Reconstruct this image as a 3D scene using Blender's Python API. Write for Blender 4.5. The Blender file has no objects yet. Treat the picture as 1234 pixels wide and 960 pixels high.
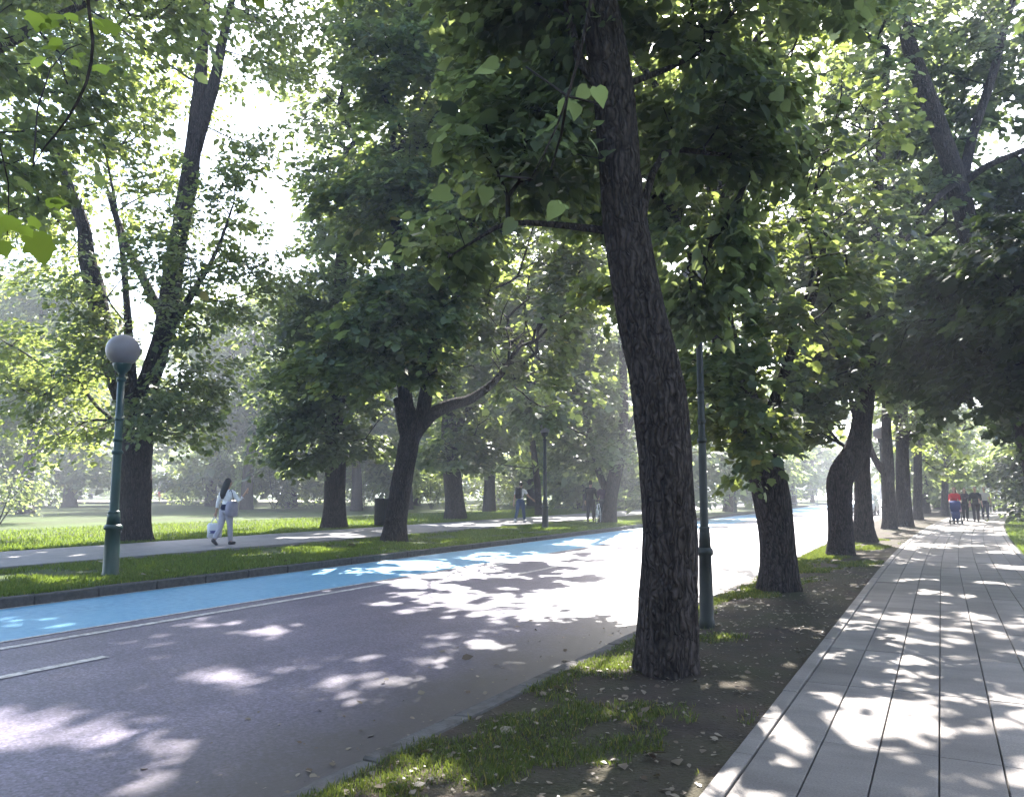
import bpy, math, random
import numpy as np
from mathutils import Vector, Matrix

random.seed(7)
RNG = np.random.default_rng(11)
SC = bpy.context.scene
COL = SC.collection
R_ = math.radians

# ------------------------------------------------------------------ camera
F_PX, CXP, CYP = 960.0, 617.0, 480.0
PITCH = math.atan(110 / F_PX)
YAW = math.atan((1134 - CXP) / F_PX * math.cos(PITCH))
CAM = np.array([0.0, 0.0, 1.5])
_d = np.array([-math.sin(YAW), math.cos(YAW), 0.0])
CR = np.array([math.cos(YAW), math.sin(YAW), 0.0])
CF = _d * math.cos(PITCH) + np.array([0, 0, math.sin(PITCH)])
CU = np.cross(CR, CF)


def at(px, py, D):
    return CAM + D * (CF + (px - CXP) / F_PX * CR - (py - CYP) / F_PX * CU)


def gnd(px, py, z=0.0):
    d = CF + (px - CXP) / F_PX * CR - (py - CYP) / F_PX * CU
    return CAM + d * ((z - CAM[2]) / d[2])


def depth(p):
    return float((np.asarray(p) - CAM) @ CF)


cam_d = bpy.data.cameras.new('camera')
cam_d.sensor_width = 36.0
cam_d.lens = 36.0 * F_PX / 1234.0
cam_d.clip_start = 0.05
cam_d.clip_end = 3000
cam = bpy.data.objects.new('camera', cam_d)
COL.objects.link(cam)
M = Matrix(((CR[0], CU[0], -CF[0], CAM[0]), (CR[1], CU[1], -CF[1], CAM[1]), (CR[2], CU[2], -CF[2], CAM[2]), (0, 0, 0, 1)))
cam.matrix_world = M
SC.camera = cam

# ------------------------------------------------------------------ light
SUN_EL = R_(45)
SUN_AZ = YAW - R_(12.5)            # angle from +Y towards -X
SUN = np.array([-math.sin(SUN_AZ) * math.cos(SUN_EL), math.cos(SUN_AZ) * math.cos(SUN_EL), math.sin(SUN_EL)])
sd = bpy.data.lights.new('sun', 'SUN')
sd.energy = 5.0
sd.angle = R_(0.53)
sd.color = (1.0, 0.955, 0.89)
so = bpy.data.objects.new('sun', sd)
COL.objects.link(so)
so.rotation_euler = Vector(SUN).to_track_quat('Z', 'Y').to_euler()
so.location = (0, 0, 60)

W = bpy.data.worlds.new('World')
SC.world = W
W.use_nodes = True
wn = W.node_tree.nodes
wn.clear()
wo = wn.new('ShaderNodeOutputWorld')
bg = wn.new('ShaderNodeBackground')
sk = wn.new('ShaderNodeTexSky')
sk.sky_type = 'NISHITA'
sk.sun_disc = False
sk.sun_elevation = SUN_EL
sk.sun_rotation = -SUN_AZ
sk.air_density = 1.0
sk.dust_density = 2.2
sk.ozone_density = 1.0
bg.inputs['Strength'].default_value = 0.15
W.node_tree.links.new(sk.outputs[0], bg.inputs[0])
W.node_tree.links.new(bg.outputs[0], wo.inputs[0])

SC.view_settings.view_transform = 'Standard'
SC.view_settings.look = 'None'
SC.view_settings.gamma = 1
SC.view_settings.use_curve_mapping = False
SC.view_settings.exposure = 2.66
cy = SC.cycles
cy.max_bounces = 7
cy.diffuse_bounces = 3
cy.glossy_bounces = 2
cy.transmission_bounces = 4
cy.volume_bounces = 0
cy.transparent_max_bounces = 8
cy.sample_clamp_indirect = 4.0
cy.use_denoising = True
cy.caustics_reflective = False
cy.caustics_refractive = False


# ------------------------------------------------------------------ noise
def _hash(ix, iy, s):
    v = np.sin(ix * 127.1 + iy * 311.7 + s * 74.7) * 43758.5453
    return v - np.floor(v)


def vnoise(x, y, s=0):
    ix, iy = np.floor(x), np.floor(y)
    fx, fy = x - ix, y - iy
    fx = fx * fx * (3 - 2 * fx)
    fy = fy * fy * (3 - 2 * fy)
    a = _hash(ix, iy, s); b = _hash(ix + 1, iy, s)
    c = _hash(ix, iy + 1, s); d = _hash(ix + 1, iy + 1, s)
    return (a * (1 - fx) + b * fx) * (1 - fy) + (c * (1 - fx) + d * fx) * fy


def fnoise(x, y, s=0):
    return (vnoise(x, y, s) + .5 * vnoise(x * 2.3, y * 2.3, s + 3) + .3 * vnoise(x * 5.1, y * 5.1, s + 5)) / 1.8


_q = np.quantile(fnoise(RNG.uniform(0, 400, 60000), RNG.uniform(0, 400, 60000), 1), np.linspace(0, 1, 101))

# where sun reaches the ground between the crowns: (x, y, rx, ry, share)
GAPS = [
    (-6.4, 12.4, 3.0, 3.0, .88), (-9.9, 14.5, 1.5, 2.6, .6), (-6.6, 17.5, 3.6, 5.0, .86), (-6.2, 24, 4.0, 6, .92), (-6.2, 34, 4.5, 9, .96),
    (-6.5, 52, 7, 16, .97), (-5.0, 11.0, 1.6, 1.8, .6), (-4.4, 20, 1.3, 6, .85), (-3.6, 30, 1.6, 9, .9),
    (-5.4, 3.55, 1.25, .46, .88), (-4.2, 3.2, .5, .25, .55), (-7.1, 7.2, .75, .55, .75), (-10.0, 6.2, .8, .35, .6),
    (-5.6, 5.2, .4, .2, .6), (-5.1, 6.4, .3, .2, .6), (-4.3, 7.6, .3, .2, .6),
    (-2.75, 6.95, .42, .42, 1), (-2.5, 3.6, .5, .4, .5), (-2.1, 8.5, .22, .2, 1), (-2.0, 5.2, .25, .2, .8), (-2.55, 4.0, .3, .2, .75), (-1.5, 4.2, .4, .4, .6),
    (-1.6, 6.4, .5, .5, .4),
    (-.1, 5.7, 1.7, 1.0, .76), (-.1, 4.4, 1.6, .9, .62), (.3, 7.6, 1.4, 1.2, .58), (.3, 10.5, 1.5, 1.9, .44), (-1.5, 5.4, .4, 1.2, .34), (-1.6, 10.5, .6, 2.0, .14), (.3, 14.4, 1.4, 1.6, .52), (.2, 19, 1.4, 2.0, .34),
    (.3, 26, 1.6, 5, .36), (.4, 37, 2, 6, .45), (1.5, 46, 4, 5, .8), (2.0, 30, 1, 7, .6),
    (-2, 19, .9, 1.2, .5), (-2, 31, .9, 5, .5),
    (-13.3, 7.4, 1.2, 1.6, .5), (-13, 13, .8, 1.6, .3), (-12.5, 19.5, .6, 1.0, .6), (-13, 28, 1.0, 2.0, .5),
    (-17, 11, 1.4, 2.2, .35), (-17, 19, 1.4, 1.5, .5), (-16.5, 30, 2, 4, .5), (-20.4, 14, .8, 12, .6), (-21, 32, 1.4, 10, .7),
    (-12.2, 38, 2, 6, .6), (-26, 20, 4, 8, .25), (-30, 40, 8, 8, .6),
]


def lit_mask(gx, gy):
    lev = np.full(gx.shape, .05)
    for (x, y, rx, ry, s) in GAPS:
        q = ((gx - x) / rx) ** 2 + ((gy - y) / ry) ** 2
        lev = np.maximum(lev, s * np.clip(2.3 - q ** .5 * 1.7, 0, 1))
    th = np.interp(np.clip(lev, 0, 1), np.linspace(0, 1, 101), _q)
    ca, sa = math.cos(SUN_AZ), math.sin(SUN_AZ)
    u = (gx * ca + gy * sa)
    v = (-gx * sa + gy * ca) / 1.45
    near = np.clip((np.hypot(gx, gy) - 6) / 14, 0, 1)
    fine = .6 * fnoise(u * 4.2, v * 4.2, 1) + .4 * fnoise(u * 11, v * 9, 8)
    fine = .5 + (fine - .5) * 1.30
    far = .75 * fnoise(u * 1.15, v * 1.15, 1) + .25 * fnoise(u * 4.5, v * 4.5, 8)
    far = .5 + (far - .5) * 1.2
    n = np.where(near < .5, fine, far)
    dark = np.zeros(gx.shape, bool)
    for (x, y, rr) in ((-1.3, 4.9, .4), (-1.5, 5.8, .3)):
        dark |= (gx - x) ** 2 + (gy - y) ** 2 < rr * rr
    return (n < th) & ~dark


# ------------------------------------------------------------------ materials
def mat(name):
    m = bpy.data.materials.new(name)
    m.use_nodes = True
    nt = m.node_tree
    b = nt.nodes['Principled BSDF']
    return m, nt, b


def simple(name, col, rough=.6, metal=0., spec=.5, var=.12, scale=6., bump=0.):
    m, nt, b = mat(name)
    b.inputs['Roughness'].default_value = rough
    b.inputs['Metallic'].default_value = metal
    b.inputs['Specular IOR Level'].default_value = spec
    tc = nt.nodes.new('ShaderNodeTexCoord')
    n = nt.nodes.new('ShaderNodeTexNoise')
    n.inputs['Scale'].default_value = scale
    n.inputs['Detail'].default_value = 4
    nt.links.new(tc.outputs['Object'], n.inputs['Vector'])
    r = nt.nodes.new('ShaderNodeValToRGB')
    c = np.array(col)
    r.color_ramp.elements[0].position = .3
    r.color_ramp.elements[1].position = .7
    r.color_ramp.elements[0].color = (*(c * (1 - var)), 1)
    r.color_ramp.elements[1].color = (*np.clip(c * (1 + var), 0, 1), 1)
    nt.links.new(n.outputs['Fac'], r.inputs['Fac'])
    nt.links.new(r.outputs['Color'], b.inputs['Base Color'])
    if bump:
        bp = nt.nodes.new('ShaderNodeBump')
        bp.inputs['Strength'].default_value = bump
        bp.inputs['Distance'].default_value = .02
        nt.links.new(n.outputs['Fac'], bp.inputs['Height'])
        nt.links.new(bp.outputs['Normal'], b.inputs['Normal'])
    return m


def ground_mat(name, cols, scales, rough=.9, spec=.2, bump=.4, bdist=.02, fine=60, stretch=None):
    """three colours mixed by two noises, plus fine bump"""
    m, nt, b = mat(name)
    L = nt.links.new
    b.inputs['Roughness'].default_value = rough
    b.inputs['Specular IOR Level'].default_value = spec
    tc = nt.nodes.new('ShaderNodeTexCoord')
    src = tc.outputs['Object']
    if stretch:
        mp = nt.nodes.new('ShaderNodeMapping')
        mp.inputs['Scale'].default_value = stretch
        L(src, mp.inputs['Vector'])
        src = mp.outputs['Vector']
    prev = None
    for i, sc in enumerate(scales):
        n = nt.nodes.new('ShaderNodeTexNoise')
        n.inputs['Scale'].default_value = sc
        n.inputs['Detail'].default_value = 6
        n.inputs['Roughness'].default_value = .65
        L(src, n.inputs['Vector'])
        r = nt.nodes.new('ShaderNodeMapRange')
        r.inputs['From Min'].default_value = .38
        r.inputs['From Max'].default_value = .64
        L(n.outputs['Fac'], r.inputs['Value'])
        mx = nt.nodes.new('ShaderNodeMix')
        mx.data_type = 'RGBA'
        L(r.outputs['Result'], mx.inputs['Factor'])
        if prev is None:
            mx.inputs['A'].default_value = (*cols[0], 1)
        else:
            L(prev, mx.inputs['A'])
        mx.inputs['B'].default_value = (*cols[i + 1], 1)
        prev = mx.outputs['Result']
    L(prev, b.inputs['Base Color'])
    n = nt.nodes.new('ShaderNodeTexNoise')
    n.inputs['Scale'].default_value = fine
    n.inputs['Detail'].default_value = 5
    L(tc.outputs['Object'], n.inputs['Vector'])
    bp = nt.nodes.new('ShaderNodeBump')
    bp.inputs['Strength'].default_value = bump
    bp.inputs['Distance'].default_value = bdist
    L(n.outputs['Fac'], bp.inputs['Height'])
    L(bp.outputs['Normal'], b.inputs['Normal'])
    return m


def leaf_mat(name, dark, light, trans, tfac=.42, autumn=.0):
    m = bpy.data.materials.new(name)
    m.use_nodes = True
    nt = m.node_tree
    nt.nodes.clear()
    L = nt.links.new
    out = nt.nodes.new('ShaderNodeOutputMaterial')
    geo = nt.nodes.new('ShaderNodeNewGeometry')
    ramp = nt.nodes.new('ShaderNodeValToRGB')
    ramp.color_ramp.elements[0].color = (*dark, 1)
    ramp.color_ramp.elements[1].color = (*light, 1)
    if autumn:
        e = ramp.color_ramp.elements.new(1 - autumn)
        e.color = (*light, 1)
        ramp.color_ramp.elements[-1].color = (.30, .17, .05, 1)
    L(geo.outputs['Random Per Island'], ramp.inputs['Fac'])
    pb = nt.nodes.new('ShaderNodeBsdfPrincipled')
    pb.inputs['Roughness'].default_value = .42
    pb.inputs['Specular IOR Level'].default_value = .35
    L(ramp.outputs['Color'], pb.inputs['Base Color'])
    tr = nt.nodes.new('ShaderNodeBsdfTranslucent')
    hs = nt.nodes.new('ShaderNodeHueSaturation')
    hs.inputs['Color'].default_value = (*trans, 1)
    mr = nt.nodes.new('ShaderNodeMapRange')
    mr.inputs['To Min'].default_value = .7
    mr.inputs['To Max'].default_value = 1.35
    L(geo.outputs['Random Per Island'], mr.inputs['Value'])
    L(mr.outputs['Result'], hs.inputs['Value'])
    L(hs.outputs['Color'], tr.inputs['Color'])
    mx = nt.nodes.new('ShaderNodeMixShader')
    mx.inputs[0].default_value = tfac
    L(pb.outputs[0], mx.inputs[1])
    L(tr.outputs[0], mx.inputs[2])
    L(mx.outputs[0], out.inputs['Surface'])
    return m


LEAF = leaf_mat('maple_leaf', (.032, .050, .038), (.068, .090, .062), (.27, .33, .105), .48)
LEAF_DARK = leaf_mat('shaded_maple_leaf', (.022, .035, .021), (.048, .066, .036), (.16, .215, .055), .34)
LEAF_LIGHT = leaf_mat('pale_maple_leaf', (.038, .064, .040), (.082, .112, .064), (.33, .40, .09), .44, .03)
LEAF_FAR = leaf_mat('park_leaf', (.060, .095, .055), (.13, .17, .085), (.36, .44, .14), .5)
LEAF_DRY = leaf_mat('fallen_leaf', (.07, .045, .03), (.20, .165, .125), (.2, .15, .06), .12)


def bark_mat(name, c0, c1):
    m, nt, b = mat(name)
    L = nt.links.new
    b.inputs['Roughness'].default_value = .92
    b.inputs['Specular IOR Level'].default_value = .15
    tc = nt.nodes.new('ShaderNodeTexCoord')
    mp = nt.nodes.new('ShaderNodeMapping')
    mp.inputs['Scale'].default_value = (1, 1, .16)
    L(tc.outputs['Object'], mp.inputs['Vector'])
    n0 = nt.nodes.new('ShaderNodeTexNoise')
    n0.inputs['Scale'].default_value = 6
    L(tc.outputs['Object'], n0.inputs['Vector'])
    ad = nt.nodes.new('ShaderNodeMix')
    ad.data_type = 'RGBA'
    ad.blend_type = 'LINEAR_LIGHT'
    ad.inputs['Factor'].default_value = .06
    L(mp.outputs['Vector'], ad.inputs['A'])
    L(n0.outputs['Color'], ad.inputs['B'])
    v = nt.nodes.new('ShaderNodeTexVoronoi')
    v.feature = 'DISTANCE_TO_EDGE'
    v.inputs['Scale'].default_value = 22
    L(ad.outputs['Result'], v.inputs['Vector'])
    n = nt.nodes.new('ShaderNodeTexNoise')
    n.inputs['Scale'].default_value = 30
    n.inputs['Detail'].default_value = 6
    L(mp.outputs['Vector'], n.inputs['Vector'])
    mu = nt.nodes.new('ShaderNodeMath')
    mu.operation = 'MULTIPLY_ADD'
    L(v.outputs['Distance'], mu.inputs[0])
    mu.inputs[1].default_value = 1.6
    L(n.outputs['Fac'], mu.inputs[2])
    r = nt.nodes.new('ShaderNodeValToRGB')
    r.color_ramp.elements[0].position = .35
    r.color_ramp.elements[1].position = 1.0
    r.color_ramp.elements[0].color = (*c0, 1)
    r.color_ramp.elements[1].color = (*c1, 1)
    L(mu.outputs[0], r.inputs['Fac'])
    L(r.outputs['Color'], b.inputs['Base Color'])
    bp = nt.nodes.new('ShaderNodeBump')
    bp.inputs['Strength'].default_value = .9
    bp.inputs['Distance'].default_value = .06
    L(mu.outputs[0], bp.inputs['Height'])
    L(bp.outputs['Normal'], b.inputs['Normal'])
    return m


BARK = bark_mat('bark', (.010, .008, .008), (.078, .060, .056))
TWIG = simple('twig_bark', (.020, .016, .014), .9, 0, .15, .3, 12)


# ------------------------------------------------------------------ mesh helpers
def mesh_from(name, V, faces_flat, counts, m, smooth=False):
    me = bpy.data.meshes.new(name)
    V = np.asarray(V, np.float32)
    faces_flat = np.asarray(faces_flat, np.int32)
    counts = np.asarray(counts, np.int32)
    me.vertices.add(len(V))
    me.vertices.foreach_set('co', V.ravel())
    me.loops.add(len(faces_flat))
    me.loops.foreach_set('vertex_index', faces_flat)
    me.polygons.add(len(counts))
    st = np.zeros(len(counts), np.int32)
    st[1:] = np.cumsum(counts)[:-1]
    me.polygons.foreach_set('loop_start', st)
    me.polygons.foreach_set('loop_total', counts)
    if smooth:
        me.polygons.foreach_set('use_smooth', np.ones(len(counts), bool))
    me.update(calc_edges=True)
    me.materials.append(m)
    return me


def link(name, me, parent=None, loc=None):
    o = bpy.data.objects.new(name, me)
    COL.objects.link(o)
    if parent is not None:
        o.parent = parent
    if loc is not None:
        o.location = loc
    return o


def thing(name, label, cat, loc=(0, 0, 0), rz=0., group=None, me=None):
    o = bpy.data.objects.new(name, me)
    COL.objects.link(o)
    o.location = loc
    o.rotation_euler = (0, 0, rz)
    o['label'] = label
    o['category'] = cat
    if group:
        o['group'] = group
    return o


class MB:
    """collects shapes into one mesh"""

    def __init__(s):
        s.V = []; s.F = []; s.n = 0; s.sm = []

    def add(s, V, F, smooth=False):
        V = [tuple(map(float, v)) for v in V]
        s.V += V
        s.F += [tuple(i + s.n for i in f) for f in F]
        s.sm += [smooth] * len(F)
        s.n += len(V)

    def box(s, c, size, rz=0., bev=0.):
        cx_, cy_, cz_ = c
        a, b, h = size[0] / 2, size[1] / 2, size[2] / 2
        be = min(bev, a * .9, b * .9, h * .9)
        co, si = math.cos(rz), math.sin(rz)
        if be <= 0:
            pts = [(x, y, z) for z in (-h, h) for (x, y) in ((-a, -b), (a, -b), (a, b), (-a, b))]
            fs = [(3, 2, 1, 0), (4, 5, 6, 7), (0, 1, 5, 4), (1, 2, 6, 5), (2, 3, 7, 6), (3, 0, 4, 7)]
        else:
            pts = []
            for (z, ins) in ((-h, be), (-h + be, 0), (h - be, 0), (h, be)):
                x0, y0 = a - ins, b - ins
                k = be if ins == 0 else be * .5
                pts += [(x, y, z) for (x, y) in ((-x0 + k, -y0), (x0 - k, -y0), (x0, -y0 + k), (x0, y0 - k), (x0 - k, y0), (-x0 + k, y0), (-x0, y0 - k), (-x0, -y0 + k))]
            fs = [tuple(range(7, -1, -1)), tuple(range(24, 32))]
            for r in range(3):
                for i in range(8):
                    j = (i + 1) % 8
                    fs.append((r * 8 + i, r * 8 + j, r * 8 + 8 + j, r * 8 + 8 + i))
        s.add([(cx_ + x * co - y * si, cy_ + x * si + y * co, cz_ + z) for x, y, z in pts], fs)

    def lathe(s, prof, c=(0, 0, 0), n=20, closed=True):
        V = []; F = []
        for (r, z) in prof:
            for i in range(n):
                a = 2 * math.pi * i / n
                V.append((c[0] + r * math.cos(a), c[1] + r * math.sin(a), c[2] + z))
        for k in range(len(prof) - 1):
            for i in range(n):
                j = (i + 1) % n
                F.append((k * n + i, k * n + j, (k + 1) * n + j, (k + 1) * n + i))
        if closed:
            F.append(tuple(range(n - 1, -1, -1)))
            F.append(tuple(range((len(prof) - 1) * n, len(prof) * n)))
        s.add(V, F, True)

    def tube(s, pts, rad, n=8, cap=True):
        P = np.asarray(pts, float)
        rad = np.broadcast_to(rad, (len(P),)) if np.ndim(rad) == 0 else np.asarray(rad)
        T = np.gradient(P, axis=0)
        T /= np.linalg.norm(T, axis=1)[:, None] + 1e-9
        ref = np.array([1., 0, 0]) if abs(T[0, 0]) < .8 else np.array([0, 1., 0])
        V = []; F = []
        for k in range(len(P)):
            u = ref - T[k] * (ref @ T[k])
            u /= np.linalg.norm(u) + 1e-9
            w = np.cross(T[k], u)
            ref = u
            for i in range(n):
                a = 2 * math.pi * i / n
                V.append(P[k] + rad[k] * (u * math.cos(a) + w * math.sin(a)))
        for k in range(len(P) - 1):
            for i in range(n):
                j = (i + 1) % n
                F.append((k * n + i, k * n + j, (k + 1) * n + j, (k + 1) * n + i))
        if cap:
            F.append(tuple(range(n - 1, -1, -1)))
            F.append(tuple(range((len(P) - 1) * n, len(P) * n)))
        s.add(V, F, True)

    def torus(s, c, R, r, axis='x', n=24, k=8):
        V = []; F = []
        for i in range(n):
            a = 2 * math.pi * i / n
            for j in range(k):
                b = 2 * math.pi * j / k
                q = R + r * math.cos(b)
                p = (q * math.cos(a), q * math.sin(a), r * math.sin(b))
                if axis == 'x':
                    p = (p[2], p[0], p[1])
                V.append((c[0] + p[0], c[1] + p[1], c[2] + p[2]))
        for i in range(n):
            for j in range(k):
                i2, j2 = (i + 1) % n, (j + 1) % k
                F.append((i * k + j, i2 * k + j, i2 * k + j2, i * k + j2))
        s.add(V, F, True)

    def ball(s, c, r, n=16, m_=10):
        r = (r, r, r) if np.ndim(r) == 0 else r
        V = [(c[0], c[1], c[2] - r[2])]
        for k in range(1, m_):
            p = -math.pi / 2 + math.pi * k / m_
            for i in range(n):
                a = 2 * math.pi * i / n
                V.append((c[0] + r[0] * math.cos(p) * math.cos(a), c[1] + r[1] * math.cos(p) * math.sin(a), c[2] + r[2] * math.sin(p)))
        V.append((c[0], c[1], c[2] + r[2]))
        F = [(0, 1 + (i + 1) % n, 1 + i) for i in range(n)]
        for k in range(m_ - 2):
            for i in range(n):
                j = (i + 1) % n
                F.append((1 + k * n + i, 1 + k * n + j, 1 + (k + 1) * n + j, 1 + (k + 1) * n + i))
        b = 1 + (m_ - 2) * n
        F += [(b + i, b + (i + 1) % n, len(V) - 1) for i in range(n)]
        s.add(V, F, True)

    def mesh(s, name, m):
        me = bpy.data.meshes.new(name)
        me.from_pydata(s.V, [], s.F)
        me.polygons.foreach_set('use_smooth', s.sm)
        me.materials.append(m)
        me.update()
        return me

    def build(s, name, m, parent=None, loc=None):
        return link(name, s.mesh(name, m), parent, loc)


def catmull(P, step=.25):
    P = np.asarray(P, float)
    Q = np.vstack([2 * P[0] - P[1], P, 2 * P[-1] - P[-2]])
    out = []
    for i in range(1, len(Q) - 2):
        p0, p1, p2, p3 = Q[i - 1], Q[i], Q[i + 1], Q[i + 2]
        n = max(2, int(np.linalg.norm(p2[:3] - p1[:3]) / step))
        for t in np.linspace(0, 1, n, endpoint=False):
            out.append(.5 * (2 * p1 + (p2 - p0) * t + (2 * p0 - 5 * p1 + 4 * p2 - p3) * t ** 2 + (3 * p1 - p0 - 3 * p2 + p3) * t ** 3))
    out.append(P[-1])
    return np.array(out)


def trunk_rings(path, n=24, flare=0., rough=.06, seed=0, base_z=None):
    """path (k,4): xyz + radius -> lumpy tube"""
    P, rad = path[:, :3], path[:, 3]
    T = np.gradient(P, axis=0)
    T /= np.linalg.norm(T, axis=1)[:, None] + 1e-9
    ref = np.array([1., 0, 0])
    V = []
    a = np.linspace(0, 2 * math.pi, n, endpoint=False)
    s = np.concatenate([[0], np.cumsum(np.linalg.norm(np.diff(P, axis=0), axis=1))])
    for k in range(len(P)):
        u = ref - T[k] * (ref @ T[k])
        u /= np.linalg.norm(u) + 1e-9
        w = np.cross(T[k], u)
        ref = u
        lump = 1 + rough * ((fnoise(np.cos(a) * 1.6 + 9, np.sin(a) * 1.6 + s[k] * 1.3, seed) - .5) * 3.0)
        lump += rough * .7 * ((vnoise(a * 22 / 6.283, a * 0 + s[k] * .9, seed + 4) - .5))
        fl = 0.
        if flare:
            e = math.exp(-s[k] / (rad[0] * 1.1))
            fl = flare * e * (1 + .55 * np.sin(a * 4 + seed) + .3 * np.sin(a * 7 + seed * 2))
        if n > 60:
            fur = vnoise(a * 9.5 + .6 * vnoise(a * 0 + s[k] * 2.2, a * 3, 7), a * 0 + s[k] * 1.7, seed + 8)
            fur2 = vnoise(a * 17, a * 0 + s[k] * 4.5, seed + 9)
            lump = lump - .075 * np.clip(.52 - np.abs(fur - .5) * 3.2, 0, 1) - .03 * fur2
        rr = rad[k] * (lump + fl)
        V.append(P[k] + rr[:, None] * (np.cos(a)[:, None] * u + np.sin(a)[:, None] * w))
    K = len(P)
    V = np.vstack(V + [P[-1][None] + T[-1] * rad[-1] * .5])
    i = np.arange(n); j = (i + 1) % n
    F = np.concatenate([np.stack([k * n + i, k * n + j, (k + 1) * n + j, (k + 1) * n + i], 1) for k in range(K - 1)])
    cap = np.stack([(K - 1) * n + i, (K - 1) * n + j, np.full(n, K * n)], 1)
    return V, F, cap


LEAF_SHAPES = {
    # x across, y along, z fold
    'maple': ([(0, 0, 0), (.20, -.02, -.02), (.43, .14, -.07), (.37, .32, -.03), (.50, .54, -.10), (.32, .62, -.05), (.20, .80, -.06), (0, 1.0, -.15),
               (-.20, .80, -.06), (-.32, .62, -.05), (-.50, .54, -.10), (-.37, .32, -.03), (-.43, .14, -.07), (-.20, -.02, -.02)]),
    'linden': ([(0, 0, 0), (0, .5, .0), (0, 1.08, -.20), (.22, -.09, .05), (.43, .10, .06), (.47, .36, .05), (.35, .62, -.01), (.17, .84, -.10),
                (-.22, -.09, .05), (-.43, .10, .06), (-.47, .36, .05), (-.35, .62, -.01), (-.17, .84, -.10)]),
    'oval': ([(0, 0, 0), (.30, .22, .05), (.36, .52, .06), (0, 1.0, -.05), (-.36, .52, .06), (-.30, .22, .05)]),
    'clump': ([(0, 0, 0), (.42, .35, .12), (.0, 1.0, -.08), (-.42, .35, .12)]),
}


LEAF_FACES = {'linden': [[0, 3, 4, 5, 6, 7, 2, 1], [0, 1, 2, 12, 11, 10, 9, 8]]}


def leaves_mesh(name, P, T, N, size, shape, m):
    tpl = np.array(LEAF_SHAPES[shape], np.float32)
    k = len(tpl)
    fc = LEAF_FACES.get(shape)
    B = np.cross(T, N)
    V = P[:, None, :] + size[:, None, None] * (tpl[None, :, 0:1] * B[:, None, :] + tpl[None, :, 1:2] * T[:, None, :] + tpl[None, :, 2:3] * N[:, None, :])
    n = len(P)
    if fc:
        fl = np.array(sum(fc, []))
        return mesh_from(name, V.reshape(-1, 3), (np.arange(n)[:, None] * k + fl[None]).ravel(), np.tile([len(f) for f in fc], n), m)
    return mesh_from(name, V.reshape(-1, 3), np.arange(n * k), np.full(n, k), m)


def unit(v):
    return v / (np.linalg.norm(v, axis=-1, keepdims=True) + 1e-9)


def grow(skel, anchors, seed, tip=.006, seg=.55, lift=.10, cap_r=.12):
    """connect every anchor to the nearest node of what has grown so far"""
    rng = np.random.default_rng(seed)
    pos = [p[:3] for p in skel]
    par = [-1] * len(skel)
    sk = np.array(pos)
    d0 = np.min(np.linalg.norm(anchors[:, None] - sk[None], axis=2), axis=1)
    buf = np.zeros((len(sk) + len(anchors) * 40, 3))
    n = len(sk)
    buf[:n] = sk
    ends = np.zeros(len(anchors), int)
    dirs = np.zeros((len(anchors), 3))
    for ai in np.argsort(d0):
        A = anchors[ai]
        dd = np.linalg.norm(buf[:n] - A, axis=1)
        # prefer to attach from below / inside
        cost = dd + .5 * np.maximum(0, buf[:n, 2] - A[2]) + .12 * np.linalg.norm(buf[:n, :2] - A[:2], axis=1)
        j = int(np.argmin(cost))
        d = dd[j]
        m = min(14, max(1, int(d / seg)))
        p0 = buf[j].copy()
        side = rng.normal(0, 1, 3) * .07 * d
        cur = j
        for q in range(1, m + 1):
            t = q / m
            p = p0 + (A - p0) * t + (side + np.array([0, 0, lift * d])) * math.sin(math.pi * t)
            if q < m:
                p = p + rng.normal(0, .03, 3) * min(1, d)
            buf[n] = p
            par.append(cur)
            cur = n
            n += 1
        ends[ai] = cur
        dirs[ai] = buf[cur] - buf[par[cur]] if par[cur] >= 0 else A - sk.mean(0)
    pr = np.array(par[:n])
    k0 = len(skel)
    ii = np.arange(k0, n)
    for _ in range(4):
        cs = np.zeros((n, 3)); cc = np.zeros(n)
        np.add.at(cs, pr[ii], buf[ii]); np.add.at(cc, pr[ii], 1)
        mid = cc[ii] > 0
        jj = ii[mid]
        buf[jj] = .4 * buf[jj] + .3 * buf[pr[jj]] + .3 * cs[jj] / cc[jj][:, None]
    dirs[:] = buf[ends] - buf[np.maximum(pr[ends], 0)]
    cnt = np.zeros(n)
    cnt[ends] += 1
    for i in range(n - 1, len(skel) - 1, -1):
        cnt[par[i]] += cnt[i]
    rad = np.minimum(cap_r, tip * np.sqrt(cnt + .3))
    idx = np.arange(len(skel), n)
    pa = np.array(par)[idx]
    return buf[:n], idx, pa, rad, dirs


def twigs(pos, idx, pa, rad, n=5):
    A, B = pos[pa], pos[idx]
    rb = rad[idx]
    ra = np.minimum(rad[pa], rb * 1.35)
    T = unit(B - A)
    ref = np.where(np.abs(T[:, 2:3]) < .9, np.array([[0, 0, 1.]]), np.array([[1., 0, 0]]))
    U = unit(np.cross(T, ref))
    Wv = np.cross(T, U)
    a = np.linspace(0, 2 * math.pi, n, endpoint=False)
    off = np.cos(a)[None, :, None] * U[:, None] + np.sin(a)[None, :, None] * Wv[:, None]
    V = np.concatenate([A[:, None] + ra[:, None, None] * off, B[:, None] + (T * rb[:, None] * .5)[:, None] + rb[:, None, None] * off], 1).reshape(-1, 3)
    i = np.arange(n); j = (i + 1) % n
    f = np.stack([i, j, n + j, n + i], 1)
    F = (np.arange(len(A)) * 2 * n)[:, None, None] + f[None]
    return V, F.reshape(-1, 4)


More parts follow.
